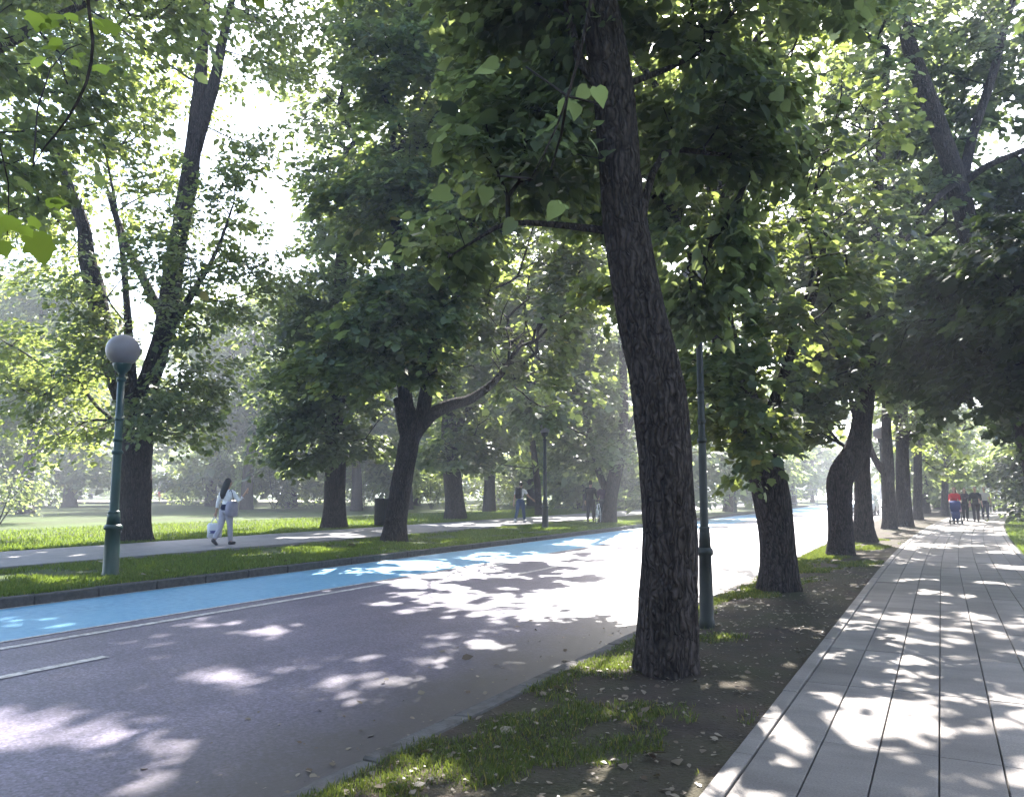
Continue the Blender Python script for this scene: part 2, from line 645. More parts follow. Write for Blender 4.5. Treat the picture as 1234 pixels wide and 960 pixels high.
def spray_leaves(anc, dirs, per, L, size, seed, flat=.1, droop=.3, mul=None):
    rng = np.random.default_rng(seed)
    n = len(anc)
    per_n = np.maximum(3, rng.poisson(per, n))
    if mul is not None:
        per_n = np.where(mul > 1, 2, per_n)
    k = np.repeat(np.arange(n), per_n)
    d = dirs.copy()
    d[:, 2] *= .35
    d = unit(d + rng.normal(0, .25, d.shape) * np.array([1, 1, .25]))
    side = unit(np.cross(d, np.array([0, 0, 1.])))
    Ls = L * rng.uniform(.65, 1.3, n)
    t = rng.uniform(-.45, 1.0, len(k))
    s = rng.normal(0, .30, len(k)) * (1.05 - .5 * np.clip(t, 0, 1))
    h = rng.normal(0, flat, len(k))
    Lk = Ls[k]
    P = anc[k] + d[k] * (t * Lk)[:, None] + side[k] * (s * Lk)[:, None]
    P[:, 2] += h * Lk - droop * Lk * np.clip(t, 0, 1) ** 2 - .25 * Lk * np.abs(s) ** 1.3
    tip = unit(d[k] * (.5 + .4 * rng.random((len(k), 1))) + side[k] * (np.sign(s) * rng.uniform(.2, 1., len(k)))[:, None] + np.stack([rng.normal(0, .35, len(k)), rng.normal(0, .35, len(k)), rng.normal(-.45, .3, len(k))], 1))
    up = unit(np.array([0, 0, 1.]) + rng.normal(0, .42, (len(k), 3)) + d[k] * .25)
    N = unit(up - tip * np.sum(up * tip, 1)[:, None])
    sz = size * np.exp(rng.normal(-.12, .33, len(k)))
    if mul is not None:
        sz = np.where(mul[k] > 1, size * mul[k] * rng.uniform(.8, 1.1, len(k)), sz)
    return P, tip, N, sz


def blob_points(c, r, n, rng, axes=None):
    """points spread through an ellipsoid, denser towards the shell"""
    v = unit(rng.normal(0, 1, (n, 3)))
    q = rng.uniform(.15, 1, n) ** .45
    p = v * q[:, None] * np.array(r)
    if axes is not None:
        p = p @ np.array(axes)
    return np.asarray(c) + p


TREE_N = [0]


def tree(name, label, base, trunk, limbs, blobs, group, leaf=LEAF, lsize=.14, per=34, spray=.62, shape='maple', flare=.35, cull=True,
         bark_rough=.07, n=22, seg=.55, minz=None, cap_r=.12, tip=.006, zmin=1.9, den=2.0, void=.25, vf=.8):
    TREE_N[0] += 1
    sd_ = TREE_N[0]
    rng = np.random.default_rng(100 + sd_)
    base = np.asarray(base, float)
    root = thing(name, label, 'tree', base, 0, group)
    tp = catmull(trunk, .18 if n < 60 else .045)
    V, F, C = trunk_rings(tp, n, flare, bark_rough, sd_)
    parts = [('trunk', V, F, C)]
    sk = [p for p in tp if p[2] - base[2] > 2.2] or [tp[-1]]
    skel, own = list(sk), [0] * len(sk)
    for i, lb in enumerate(limbs):
        lp = catmull(lb, .2)
        parts.append(('limb',) + trunk_rings(lp, 14, 0, bark_rough, sd_ + 3))
        skel += [p for p in lp[2:]]
        own += [i + 1] * (len(lp) - 2)
    anc = []
    mul = []
    for b in blobs:
        anc.append(blob_points(b[0], b[1], int(b[2] * (den if b[2] > 14 else 1)), rng, b[3] if len(b) > 3 else None))
        mul += [b[4] if len(b) > 4 else 1.] * len(anc[-1])
    anc = np.vstack(anc)
    mul = np.array(mul)
    k_ = anc[:, 2] > base[2] + zmin
    anc, mul = anc[k_], mul[k_]
    if void > 0:
        w_ = vf
        q3 = fnoise(anc[:, 0] * w_ + 7.1 * np.floor(anc[:, 2] * w_ * 1.4), anc[:, 1] * w_ + 3.3 * np.floor(anc[:, 2] * w_ * 1.4), sd_ + 40)
        k_ = (q3 > np.interp(void, np.linspace(0, 1, 101), _q)) | (mul > 1)
        anc, mul = anc[k_], mul[k_]
    pos, idx, pa, rad, dirs = grow(np.array(skel)[:, :3], anc, sd_, seg=seg, cap_r=cap_r, tip=tip)
    owner = np.zeros(len(pos), int)
    owner[:len(own)] = own
    for i_, p_ in zip(idx, pa):
        owner[i_] = owner[p_]
    for k_, (pn, v_, f_, c_) in enumerate(parts):
        sel = owner[idx] == k_
        nv = len(v_)
        fl = np.concatenate([f_.ravel(), c_.ravel()])
        cn = np.concatenate([np.full(len(f_), 4), np.full(len(c_), 3)])
        mi = np.zeros(len(cn), np.int32)
        vv = v_
        if sel.any():
            tv, tf = twigs(pos, idx[sel], pa[sel], rad)
            vv = np.vstack([v_, tv])
            fl = np.concatenate([fl, (tf + nv).ravel()])
            cn = np.concatenate([cn, np.full(len(tf), 4)])
            mi = np.concatenate([mi, np.ones(len(tf), np.int32)])
        me = mesh_from(pn, vv - base, fl, cn, BARK, True)
        me.materials.append(TWIG)
        me.polygons.foreach_set('material_index', mi)
        link(pn, me, root)
    P, T, N, sz = spray_leaves(anc, unit(dirs), per * (1.5 if per > 12 else 1), spray, lsize, sd_, mul=mul)
    ok = (P[:, 2] > base[2] + zmin - .5) & (np.linalg.norm(P - CAM, axis=1) > 2.0)
    if cull:
        g = P[:, :2] - SUN[:2] * (P[:, 2:3] / SUN[2])
        ok &= ~lit_mask(g[:, 0], g[:, 1])
    P, T, N, sz = P[ok], T[ok], N[ok], sz[ok]
    link('crown', leaves_mesh('crown', P - base, T, N, sz, shape, leaf), root)
    return root


def pxtrunk(D, pts):
    out = []
    for p in pts:
        dd = p[3] if len(p) > 3 else 0
        out.append((*at(p[0], p[1], D + dd), p[2]))
    return out


AX = [CR, _d, (0, 0, 1)]


def pxblobs(D, bl):
    out = []
    for (px, py, dd, rw, rh, rd, n) in bl:
        k = (D + dd) / F_PX
        out.append((at(px, py, D + dd), (rw * k, rd, rh * k), n, AX))
    return out



# ------------------------------------------------------------------ the setting
def struct(o):
    o['kind'] = 'structure'
    return o


def stuff(o, label=None):
    o['kind'] = 'stuff'
    if label:
        o['label'] = label
    return o


def poff(y):
    y = np.asarray(y, float)
    q = np.clip(y - 15, 0, 45)
    return .0012 * q ** 2 + .108 * np.clip(y - 60, 0, None)


def sheet(name, x0, x1, ys, m, z=None, nx=2, zf=None):
    """strip between the curves x0(y) and x1(y)"""
    ys = np.asarray(ys, float)
    a = np.broadcast_to(np.asarray(x0(ys) if callable(x0) else x0, float), ys.shape)
    b = np.broadcast_to(np.asarray(x1(ys) if callable(x1) else x1, float), ys.shape)
    t = np.linspace(0, 1, nx)
    X = a[:, None] * (1 - t) + b[:, None] * t
    Y = np.repeat(ys[:, None], nx, 1)
    Z = np.full(X.shape, z, float) if zf is None else zf(X, Y, t[None])
    V = np.stack([X, Y, Z], -1).reshape(-1, 3)
    r, c = len(ys), nx
    i = (np.arange(r - 1)[:, None] * c + np.arange(c - 1)[None]).ravel()
    F = np.stack([i, i + 1, i + c + 1, i + c], 1)
    return link(name, mesh_from(name, V, F.ravel(), np.full(len(F), 4), m, True))


def kerb(name, x0, x1, z0, z1, ys, m):
    mb = MB()
    ys = list(ys)
    fx = [(x0(y), x1(y)) if callable(x0) else (x0, x1) for y in ys]
    bv = .012
    V = []
    for (a, b), y in zip(fx, ys):
        V += [(a, y, z0), (a, y, z1 - bv), (a + bv, y, z1), (b - bv, y, z1), (b, y, z1 - bv), (b, y, z0)]
    F = []
    for k in range(len(ys) - 1):
        for i in range(5):
            F.append((k * 6 + i, (k + 1) * 6 + i, (k + 1) * 6 + i + 1, k * 6 + i + 1))
    F.append(tuple(range(6)))
    mb.add(V, F)
    return mb.build(name, m)


def kerb_stones(name, x0, x1, z0, z1, y0, y1, ln, m, seed):
    rng = np.random.default_rng(seed)
    mb = MB()
    y = y0
    while y < y1:
        l_ = ln * rng.uniform(.97, 1.03)
        mb.box(((x0 + x1) / 2 + rng.normal(0, .004), y + l_ / 2, (z0 + z1) / 2 + rng.normal(0, .004)), (x1 - x0, l_ - .012, z1 - z0), rng.normal(0, .002), .014)
        y += l_
    return mb.build(name, m)


GR = ground_mat('park_ground', [(.05, .075, .02), (.07, .06, .035), (.035, .06, .018)], [.15, .6], bump=.5, bdist=.05, fine=8)
struct(sheet('ground', -1500, 1500, [-1200, 1800], GR, z=-.40))


def asphalt():
    m, nt, b = mat('asphalt')
    L = nt.links.new
    tc = nt.nodes.new('ShaderNodeTexCoord')
    n1 = nt.nodes.new('ShaderNodeTexNoise'); n1.inputs['Scale'].default_value = .9; n1.inputs['Detail'].default_value = 12; n1.inputs['Roughness'].default_value = .72
    n2 = nt.nodes.new('ShaderNodeTexNoise'); n2.inputs['Scale'].default_value = 26; n2.inputs['Detail'].default_value = 6; n2.inputs['Roughness'].default_value = .75
    mp = nt.nodes.new('ShaderNodeMapping'); mp.inputs['Scale'].default_value = (1.6, .12, 1)
    n3 = nt.nodes.new('ShaderNodeTexNoise'); n3.inputs['Scale'].default_value = 1.2; n3.inputs['Detail'].default_value = 5
    for n in (n1, n2):
        L(tc.outputs['Object'], n.inputs['Vector'])
    L(tc.outputs['Object'], mp.inputs['Vector'])
    L(mp.outputs['Vector'], n3.inputs['Vector'])
    r = nt.nodes.new('ShaderNodeValToRGB')
    r.color_ramp.elements[0].position = .3; r.color_ramp.elements[0].color = (.078, .068, .104, 1)
    r.color_ramp.elements[1].position = .7; r.color_ramp.elements[1].color = (.130, .116, .164, 1)
    L(n1.outputs['Fac'], r.inputs['Fac'])
    r3 = nt.nodes.new('ShaderNodeValToRGB')
    r3.color_ramp.elements[0].position = .35; r3.color_ramp.elements[0].color = (.82, .82, .84, 1)
    r3.color_ramp.elements[1].position = .65; r3.color_ramp.elements[1].color = (1.08, 1.06, 1.04, 1)
    L(n3.outputs['Fac'], r3.inputs['Fac'])
    mu = nt.nodes.new('ShaderNodeMix'); mu.data_type = 'RGBA'; mu.blend_type = 'MULTIPLY'; mu.inputs['Factor'].default_value = 1
    L(r.outputs['Color'], mu.inputs['A']); L(r3.outputs['Color'], mu.inputs['B'])
    r2 = nt.nodes.new('ShaderNodeValToRGB')
    r2.color_ramp.elements[0].position = .32; r2.color_ramp.elements[0].color = (.38, .38, .38, 1)
    r2.color_ramp.elements[1].position = .68; r2.color_ramp.elements[1].color = (1.65, 1.62, 1.6, 1)
    L(n2.outputs['Fac'], r2.inputs['Fac'])
    mu2 = nt.nodes.new('ShaderNodeMix'); mu2.data_type = 'RGBA'; mu2.blend_type = 'MULTIPLY'; mu2.inputs['Factor'].default_value = .8
    L(mu.outputs['Result'], mu2.inputs['A']); L(r2.outputs['Color'], mu2.inputs['B'])
    vo = nt.nodes.new('ShaderNodeTexVoronoi'); vo.inputs['Scale'].default_value = 62
    L(tc.outputs['Object'], vo.inputs['Vector'])
    vs = nt.nodes.new('ShaderNodeSeparateColor'); L(vo.outputs['Color'], vs.inputs[0])
    vr = nt.nodes.new('ShaderNodeMapRange'); vr.inputs['To Min'].default_value = .62; vr.inputs['To Max'].default_value = 1.42
    L(vs.outputs[0], vr.inputs['Value'])
    mu4 = nt.nodes.new('ShaderNodeMix'); mu4.data_type = 'RGBA'; mu4.blend_type = 'MULTIPLY'; mu4.inputs['Factor'].default_value = 1
    L(mu2.outputs['Result'], mu4.inputs['A']); L(vr.outputs['Result'], mu4.inputs['B'])
    mu2 = mu4
    # dirt washed to the verge side of the road
    sx = nt.nodes.new('ShaderNodeSeparateXYZ'); L(tc.outputs['Object'], sx.inputs[0])
    ad = nt.nodes.new('ShaderNodeMath'); ad.operation = 'MULTIPLY_ADD'
    L(n1.outputs['Fac'], ad.inputs[0]); ad.inputs[1].default_value = 2.6; L(sx.outputs['X'], ad.inputs[2])
    dr = nt.nodes.new('ShaderNodeMapRange')
    dr.inputs['From Min'].default_value = -3.4; dr.inputs['From Max'].default_value = -2.2
    L(ad.outputs[0], dr.inputs['Value'])
    dm = nt.nodes.new('ShaderNodeMix'); dm.data_type = 'RGBA'
    m3 = nt.nodes.new('ShaderNodeMath'); m3.operation = 'MULTIPLY'; L(dr.outputs['Result'], m3.inputs[0]); m3.inputs[1].default_value = .9
    L(m3.outputs[0], dm.inputs['Factor']); L(mu2.outputs['Result'], dm.inputs['A']); dm.inputs['B'].default_value = (.040, .033, .030, 1)
    L(dm.outputs['Result'], b.inputs['Base Color'])
    b.inputs['Roughness'].default_value = .55
    b.inputs['Specular IOR Level'].default_value = .5
    bp = nt.nodes.new('ShaderNodeBump'); bp.inputs['Strength'].default_value = .35; bp.inputs['Distance'].default_value = .004
    L(n2.outputs['Fac'], bp.inputs['Height']); L(bp.outputs['Normal'], b.inputs['Normal'])
    return m


ASPHALT = asphalt()
YS = np.concatenate([np.arange(-14, 60, 1.0), np.arange(60, 420, 8.0)])
struct(sheet('road', -11.42, -3.0, YS, ASPHALT, z=-.12))
BLUE = ground_mat('blue_lane_paint', [(.095, .26, .41), (.072, .21, .345), (.13, .30, .44)], [.8, 9], rough=.55, spec=.45, bump=.3, bdist=.004, fine=110)
struct(sheet('bicycle_lane', -11.38, -8.98, YS, BLUE, z=-.116))


def paint():
    m, nt, b = mat('road_paint')
    L = nt.links.new
    tc = nt.nodes.new('ShaderNodeTexCoord')
    n = nt.nodes.new('ShaderNodeTexNoise'); n.inputs['Scale'].default_value = 14; n.inputs['Detail'].default_value = 8; n.inputs['Roughness'].default_value = .7
    L(tc.outputs['Object'], n.inputs['Vector'])
    r = nt.nodes.new('ShaderNodeValToRGB')
    r.color_ramp.elements[0].position = .40; r.color_ramp.elements[0].color = (.22, .20, .20, 1)
    r.color_ramp.elements[1].position = .56; r.color_ramp.elements[1].color = (.50, .47, .46, 1)
    L(n.outputs['Fac'], r.inputs['Fac']); L(r.outputs['Color'], b.inputs['Base Color'])
    b.inputs['Roughness'].default_value = .6
    return m


PAINT = paint()
struct(sheet('lane_line', -8.64, -8.52, YS, PAINT, z=-.114))
struct(sheet('lane_edge_line', -8.98, -8.92, YS, PAINT, z=-.113))
struct(sheet('kerb_edge_line', -11.40, -11.35, YS, PAINT, z=-.112))
for y0 in (1.8, 13.8, 25.8, 37.8, 49.8):
    struct(sheet('dashed_line', -7.34, -7.22, [y0, y0 + 1.2, y0 + 3.4], PAINT, z=-.113))

KERB = ground_mat('kerb_stone', [(.060, .057, .058), (.035, .033, .032), (.085, .08, .078)], [1.4, 12], bump=.4, bdist=.01, fine=50)
struct(kerb_stones('kerb', -11.58, -11.42, -.39, .02, -14, 200, 1.0, KERB, 2))
struct(kerb_stones('road_edge_kerb', -3.14, -2.98, -.39, -.085, -14, 200, 1.0, ground_mat('dirty_kerb', [(.085, .078, .074), (.045, .036, .030), (.11, .10, .095)], [2.5, 9], bump=.6, bdist=.012, fine=40), 3))

LAWN = ground_mat('lawn', [(.040, .066, .014), (.062, .088, .020), (.040, .046, .020)], [1.2, .35], bump=.8, bdist=.03, fine=45)
SOIL = ground_mat('verge_soil', [(.056, .038, .030), (.030, .022, .018), (.040, .038, .018)], [2.2, .8], bump=1.0, bdist=.03, fine=38)


def lump(amp, f, s=3):
    return lambda X, Y, k=1.: (fnoise(X * f, Y * f, s) - .5) * amp


def vz(X, Y, t):
    return -.088 + .085 * np.clip(t * 1.25, 0, 1) + np.sin(np.pi * np.clip(t, 0, 1)) * ((fnoise(X * 1.3, Y * 1.3, 3) - .5) * .10 + (vnoise(X * 5, Y * 5, 9) - .5) * .018)


YV = np.concatenate([np.arange(-6, 24, .25), np.arange(24, 120, 2.), np.arange(120, 420, 12.)])
struct(sheet('verge', -2.98, lambda y: -1.13 + poff(y), YV, SOIL, nx=12, zf=vz))
struct(sheet('road_verge', -15.24, -11.58, YV, LAWN, nx=12, zf=lambda X, Y, t: .012 + .03 * (1 - t) + np.sin(np.pi * t) * (fnoise(X * .9, Y * .9, 5) - .5) * .08))
WALK = ground_mat('footway_asphalt', [(.165, .158, .168), (.125, .118, .126), (.20, .19, .198)], [.6, 5], rough=.7, spec=.3, bump=.3, bdist=.005, fine=90)
struct(kerb('footway', -19.0, -15.24, -.39, .10, YS, WALK))
struct(sheet('lawn', -420, -19.0, np.concatenate([np.arange(-40, 100, 4.), np.arange(100, 420, 20.)]), LAWN, nx=60,
             zf=lambda X, Y, t: .06 + (fnoise(X * .06, Y * .06, 5) - .5) * .35 * np.clip((-19 - X) / 12, 0, 1)))
GRAVEL = ground_mat('gravel', [(.42, .38, .32), (.34, .31, .27), (.46, .42, .36)], [.5, 4], bump=.3, fine=30)


def cross_band(name, D0, D1, r0, r1, z, m):
    """a path across the view, far out on the lawn"""
    V = []
    for r in np.linspace(r0, r1, 14):
        for D in (D0, D1):
            p = D * _d + r * CR
            w = 2.5 * math.sin(r * .05)
            V.append((p[0] + _d[0] * w, p[1] + _d[1] * w, z))
    F = [(2 * i, 2 * i + 2, 2 * i + 3, 2 * i + 1) for i in range(13)]
    mb = MB(); mb.add(V, F)
    return struct(mb.build(name, m))


cross_band('park_path', 84, 97, -75, -17, .30, GRAVEL)

# paved path: strips of pale slabs with open joints over a dark bed
struct(sheet('path_bed', lambda y: -1.13 + poff(y), lambda y: 1.55 + poff(y), YV, simple('joint_sand', (.03, .027, .025), .95), z=-.030))


def slab_mat():
    m, nt, b = mat('paving_slab')
    L = nt.links.new
    tc = nt.nodes.new('ShaderNodeTexCoord')
    mp = nt.nodes.new('ShaderNodeMapping'); mp.inputs['Scale'].default_value = (.8, 2.4, 1)
    L(tc.outputs['Object'], mp.inputs['Vector'])
    n1 = nt.nodes.new('ShaderNodeTexNoise'); n1.inputs['Scale'].default_value = 1.1; n1.inputs['Detail'].default_value = 8; n1.inputs['Roughness'].default_value = .68
    L(mp.outputs['Vector'], n1.inputs['Vector'])
    n2 = nt.nodes.new('ShaderNodeTexNoise'); n2.inputs['Scale'].default_value = 90; n2.inputs['Detail'].default_value = 4
    L(tc.outputs['Object'], n2.inputs['Vector'])
    geo = nt.nodes.new('ShaderNodeNewGeometry')
    r = nt.nodes.new('ShaderNodeValToRGB')
    r.color_ramp.elements[0].position = .3; r.color_ramp.elements[0].color = (.130, .114, .106, 1)
    r.color_ramp.elements[1].position = .72; r.color_ramp.elements[1].color = (.232, .206, .190, 1)
    L(n1.outputs['Fac'], r.inputs['Fac'])
    mr = nt.nodes.new('ShaderNodeMapRange'); mr.inputs['To Min'].default_value = .80; mr.inputs['To Max'].default_value = 1.12
    L(geo.outputs['Random Per Island'], mr.inputs['Value'])
    mu = nt.nodes.new('ShaderNodeMix'); mu.data_type = 'RGBA'; mu.blend_type = 'MULTIPLY'; mu.inputs['Factor'].default_value = 1
    L(r.outputs['Color'], mu.inputs['A']); L(mr.outputs['Result'], mu.inputs['B'])
    r2 = nt.nodes.new('ShaderNodeMapRange'); r2.inputs['From Min'].default_value = .3; r2.inputs['From Max'].default_value = .7
    r2.inputs['To Min'].default_value = .72; r2.inputs['To Max'].default_value = 1.15
    L(n2.outputs['Fac'], r2.inputs['Value'])
    mu2 = nt.nodes.new('ShaderNodeMix'); mu2.data_type = 'RGBA'; mu2.blend_type = 'MULTIPLY'; mu2.inputs['Factor'].default_value = 1
    L(mu.outputs['Result'], mu2.inputs['A']); L(r2.outputs['Result'], mu2.inputs['B'])
    L(mu2.outputs['Result'], b.inputs['Base Color'])
    b.inputs['Roughness'].default_value = .72
    b.inputs['Specular IOR Level'].default_value = .3
    bp = nt.nodes.new('ShaderNodeBump'); bp.inputs['Strength'].default_value = .35; bp.inputs['Distance'].default_value = .006
    L(n2.outputs['Fac'], bp.inputs['Height']); L(bp.outputs['Normal'], b.inputs['Normal'])
    return m


def path_slabs():
    V = []; F = []
    rng = np.random.default_rng(5)
    joints = [-1.13, -1.02, -.71, -.40, -.09, .22, .53, .84, 1.15, 1.42, 1.53]
    g, bv = .0042, .004
    for c in range(len(joints) - 1):
        edge = c in (0, len(joints) - 2)
        ln = .8 if edge else (1.55 if c % 2 else 1.55)
        y = -4 + (0 if edge else rng.uniform(-.02, .02))
        while y < 120:
            y1 = y + ln
            o = float(poff((y + y1) / 2))
            oa, ob = float(poff(y)), float(poff(y1))
            x0, x1 = joints[c] + g, joints[c + 1] - g
            z = .0 + rng.normal(0, .0016) + (.012 if edge else 0)
            gy = .0030
            n = len(V)
            for (zz, i_) in ((-.05, 0), (z - bv, 0), (z, bv)):
                V += [(x0 + i_ + oa, y + gy + i_, zz), (x1 - i_ + oa, y + gy + i_, zz), (x1 - i_ + ob, y1 - gy - i_, zz), (x0 + i_ + ob, y1 - gy - i_, zz)]
            for k in (0, 4):
                for i in range(4):
                    j = (i + 1) % 4
                    F.append((n + k + i, n + k + j, n + k + 4 + j, n + k + 4 + i))
            F.append((n + 8, n + 9, n + 10, n + 11))
            y = y1
    me = bpy.data.meshes.new('path')
    me.from_pydata(V, [], F)
    me.materials.append(slab_mat())
    return struct(link('path', me))


path_slabs()
struct(sheet('park_lawn', lambda y: 1.55 + poff(y), 240, YV, LAWN, nx=40, zf=lambda X, Y, t: -.03 + (fnoise(X * .5, Y * .5, 5) - .5) * .1 * np.clip(t * 30, 0, 1)))


# grass blades (one object per stretch)
def blades(name, xy, z, h, wid, m, label, seed):
    rng = np.random.default_rng(seed)
    n = len(xy)
    a = rng.uniform(0, 6.283, n)
    hh = h * rng.uniform(.45, 1.25, n)
    lean = rng.uniform(.1, .8, n) * hh
    la = rng.uniform(0, 6.283, n)
    B = np.stack([xy[:, 0], xy[:, 1], z], 1)
    wv = np.stack([np.cos(a), np.sin(a), np.zeros(n)], 1) * (wid * rng.uniform(.7, 1.3, n))[:, None]
    lv = np.stack([np.cos(la), np.sin(la), np.zeros(n)], 1) * lean[:, None]
    up = np.array([0, 0, 1.]) * hh[:, None]
    V = np.stack([B - wv, B + wv, B + wv * .7 + lv * .35 + up * .6, B + lv + up, B - wv * .7 + lv * .35 + up * .6], 1).reshape(-1, 3)
    return stuff(link(name, mesh_from(name, V, np.arange(n * 5), np.full(n, 5), m)), label)


GRASS = leaf_mat('grass_blade', (.036, .064, .013), (.082, .122, .026), (.24, .33, .04), .35, .06)
GRASS_DULL = leaf_mat('verge_grass_blade', (.022, .033, .013), (.058, .072, .028), (.20, .26, .04), .35, .16)


def grid_z(name, xy):
    """height of a sheet under the points, from its own formula"""
    x, y = xy[:, 0], xy[:, 1]
    if name == 'verge':
        t = (x + 2.98) / (1.85 + poff(y))
        return vz(x, y, t)
    t = (x + 15.24) / 3.66
    return .012 + .03 * (1 - t) + np.sin(np.pi * t) * (fnoise(x * .9, y * .9, 5) - .5) * .08


r = np.random.default_rng(3)
n = 150000
xy = np.stack([r.uniform(-3.02, -1.15, n), 2.6 + 26 * r.random(n) ** 1.9], 1)
xy[:, 0] += np.where(xy[:, 0] > -2, poff(xy[:, 1]) * .7, 0)
dens = fnoise(xy[:, 0] * 1.3, xy[:, 1] * 1.3, 21) + .30 * np.clip((-1.95 - xy[:, 0]) / 1.0, -.55, .8) - .10 * (np.abs(xy[:, 1] - 10) < 3.5) + .12 * (xy[:, 1] > 15)
k = dens > .60 + .14 * r.random(n)
for (x0, y0, rr) in ((-2.7, 6.85, .42), (-2.1, 8.5, .30), (-1.62, 4.75, .13), (-1.95, 4.55, .16), (-2.75, 4.1, .3), (-2.3, 4.0, .25)):
    k |= ((xy[:, 0] - x0) ** 2 + (xy[:, 1] - y0) ** 2 < (rr * (.5 + .6 * r.random(n))) ** 2)
xy = xy[k]
blades('verge_grass', xy, grid_z('verge', xy) - .006, (.032 + .02 * r.random(len(xy)) ** 3) + .010 * np.clip(xy[:, 1] - 8, 0, 4) / 4, .0032 + .00035 * np.clip(xy[:, 1] - 4, 0, 20), GRASS_DULL, 'thin patchy grass on the dark soil under the roadside trees', 4)
n = 130000
xy = np.stack([r.uniform(-15.2, -11.6, n), 4.5 + 40 * r.random(n) ** 1.7], 1)
k = fnoise(xy[:, 0] * .8, xy[:, 1] * .8, 31) > .36 + .12 * r.random(n)
xy = xy[k]
blades('roadside_grass', xy, grid_z('road_verge', xy) - .008, np.full(len(xy), .075), np.full(len(xy), .008), GRASS, 'short bright grass between the kerb and the far footway', 5)
n = 60000
xy = np.stack([-19.05 - 9 * r.random(n) ** 2, 6 + 50 * r.random(n) ** 1.3], 1)
blades('lawn_grass', xy, np.full(n, .06) + (fnoise(xy[:, 0] * .06, xy[:, 1] * .06, 5) - .5) * .35 * np.clip((-19 - xy[:, 0]) / 12, 0, 1), np.full(n, .09), np.full(n, .014), GRASS, 'lawn grass along the back edge of the far footway', 6)
n = 26000
yy = 12 + 45 * r.random(n)
xy = np.stack([1.6 + poff(yy) + 4 * r.random(n) ** 1.5, yy], 1)
blades('park_grass', xy, np.full(n, -.04), np.full(n, .08), np.full(n, .009), GRASS, 'grass on the right hand side of the paved path', 8)


# fallen leaves
def litter(name, xy, z, size, label, seed):
    rng = np.random.default_rng(seed)
    n = len(xy)
    a = rng.uniform(0, 6.283, n)
    T = unit(np.stack([np.cos(a), np.sin(a), rng.normal(0, .22, n)], 1))
    U = unit(np.array([0, 0, 1.]) + rng.normal(0, .25, (n, 3)))
    N = unit(U - T * np.sum(U * T, 1)[:, None])
    P = np.stack([xy[:, 0], xy[:, 1], z], 1)
    return stuff(link(name, leaves_mesh(name, P, T, N, size * np.exp(rng.normal(-.35, .5, n)), 'oval', LEAF_DRY)), label)


n = 1900
xy = np.stack([r.uniform(-2.95, -1.15, n), 2.8 + 14 * r.random(n) ** 1.4], 1)
litter('fallen_leaves', xy, grid_z('verge', xy) + .008 + .012 * r.random(n), .040, 'small dry leaves fallen on the verge under the leaning tree', 6)
n = 240
xy = np.stack([-3.1 - 1.5 * r.random(n) ** 2.2, 2.8 + 9 * r.random(n)], 1)
litter('road_litter', xy, np.full(n, -.110), .042, 'dry leaves blown along the near edge of the road', 7)
n = 70
xy = np.stack([r.uniform(-15, -11.7, n), 5 + 16 * r.random(n)], 1)
litter('grass_litter', xy, grid_z('road_verge', xy) + .05, .10, 'pale dry leaves lying on the grass by the far kerb', 9)

# ------------------------------------------------------------------ trees
RG = 'trees in the row between the road and the paved path'
LG = 'trees in the row beside the far footway'
# R1, the big leaning tree in front
b = gnd(803, 808, -.03); D = depth(b)
tr = pxtrunk(D, [(804, 806, .252), (806, 740, .250), (807, 660, .246), (804, 590, .232), (799, 520, .225), (790, 450, .222), (774, 380, .212), (760, 310, .200), (750, 240, .186), (745, 170, .172), (738, 100, .172), (727, 40, .165), (718, -20, .155), (712, -120, .13), (716, -260, .09)])
lm = [pxtrunk(D, [(732, 278, .035), (700, 274, .030), (660, 270, .026), (612, 269, .022), (580, 285, .014), (540, 310, .008)]),
      pxtrunk(D, [(745, 150, .05, .05), (722, 105, .045), (698, 70, .040), (686, 20, .036), (676, -40, .03, .1), (655, -140, .02, .3)]),
      pxtrunk(D, [(770, 300, .045, .1), (778, 240, .035, .3), (800, 185, .028, .5), (850, 184, .022, .7), (905, 192, .02, .9), (965, 196, .014, 1.0), (1000, 180, .008, 1.1)]),
      pxtrunk(D, [(712, -100, .07), (800, -190, .05, -.4), (900, -300, .03, -.8)]),
      pxtrunk(D, [(712, -140, .06), (600, -240, .045, -.5), (480, -330, .03, -1.)]),
      pxtrunk(D, [(760, 100, .03, .2), (830, 70, .022, .5), (880, 20, .018, .7), (930, -60, .012, .8)])]
bl = pxblobs(D, [(640, 170, .4, 90, 80, .8, 30), (560, 290, .5, 70, 35, .6, 12), (640, 50, .5, 90, 70, .9, 30), (850, 130, 1.0, 80, 90, 1.0, 40), (850, 340, 1.3, 34, 50, .35, 24), (842, 328, 1.2, 26, 26, .25, 26), (865, 290, 1.2, 40, 34, .4, 26), (930, 200, 1.3, 70, 50, .8, 24), (850, -60, .6, 140, 110, 1.2, 60),
                 (640, -140, 0, 220, 130, 1.6, 90), (760, -330, 0, 420, 200, 2.6, 200), (480, -260, .4, 180, 130, 1.6, 70), (1000, -120, .8, 140, 110, 1.4, 34)])
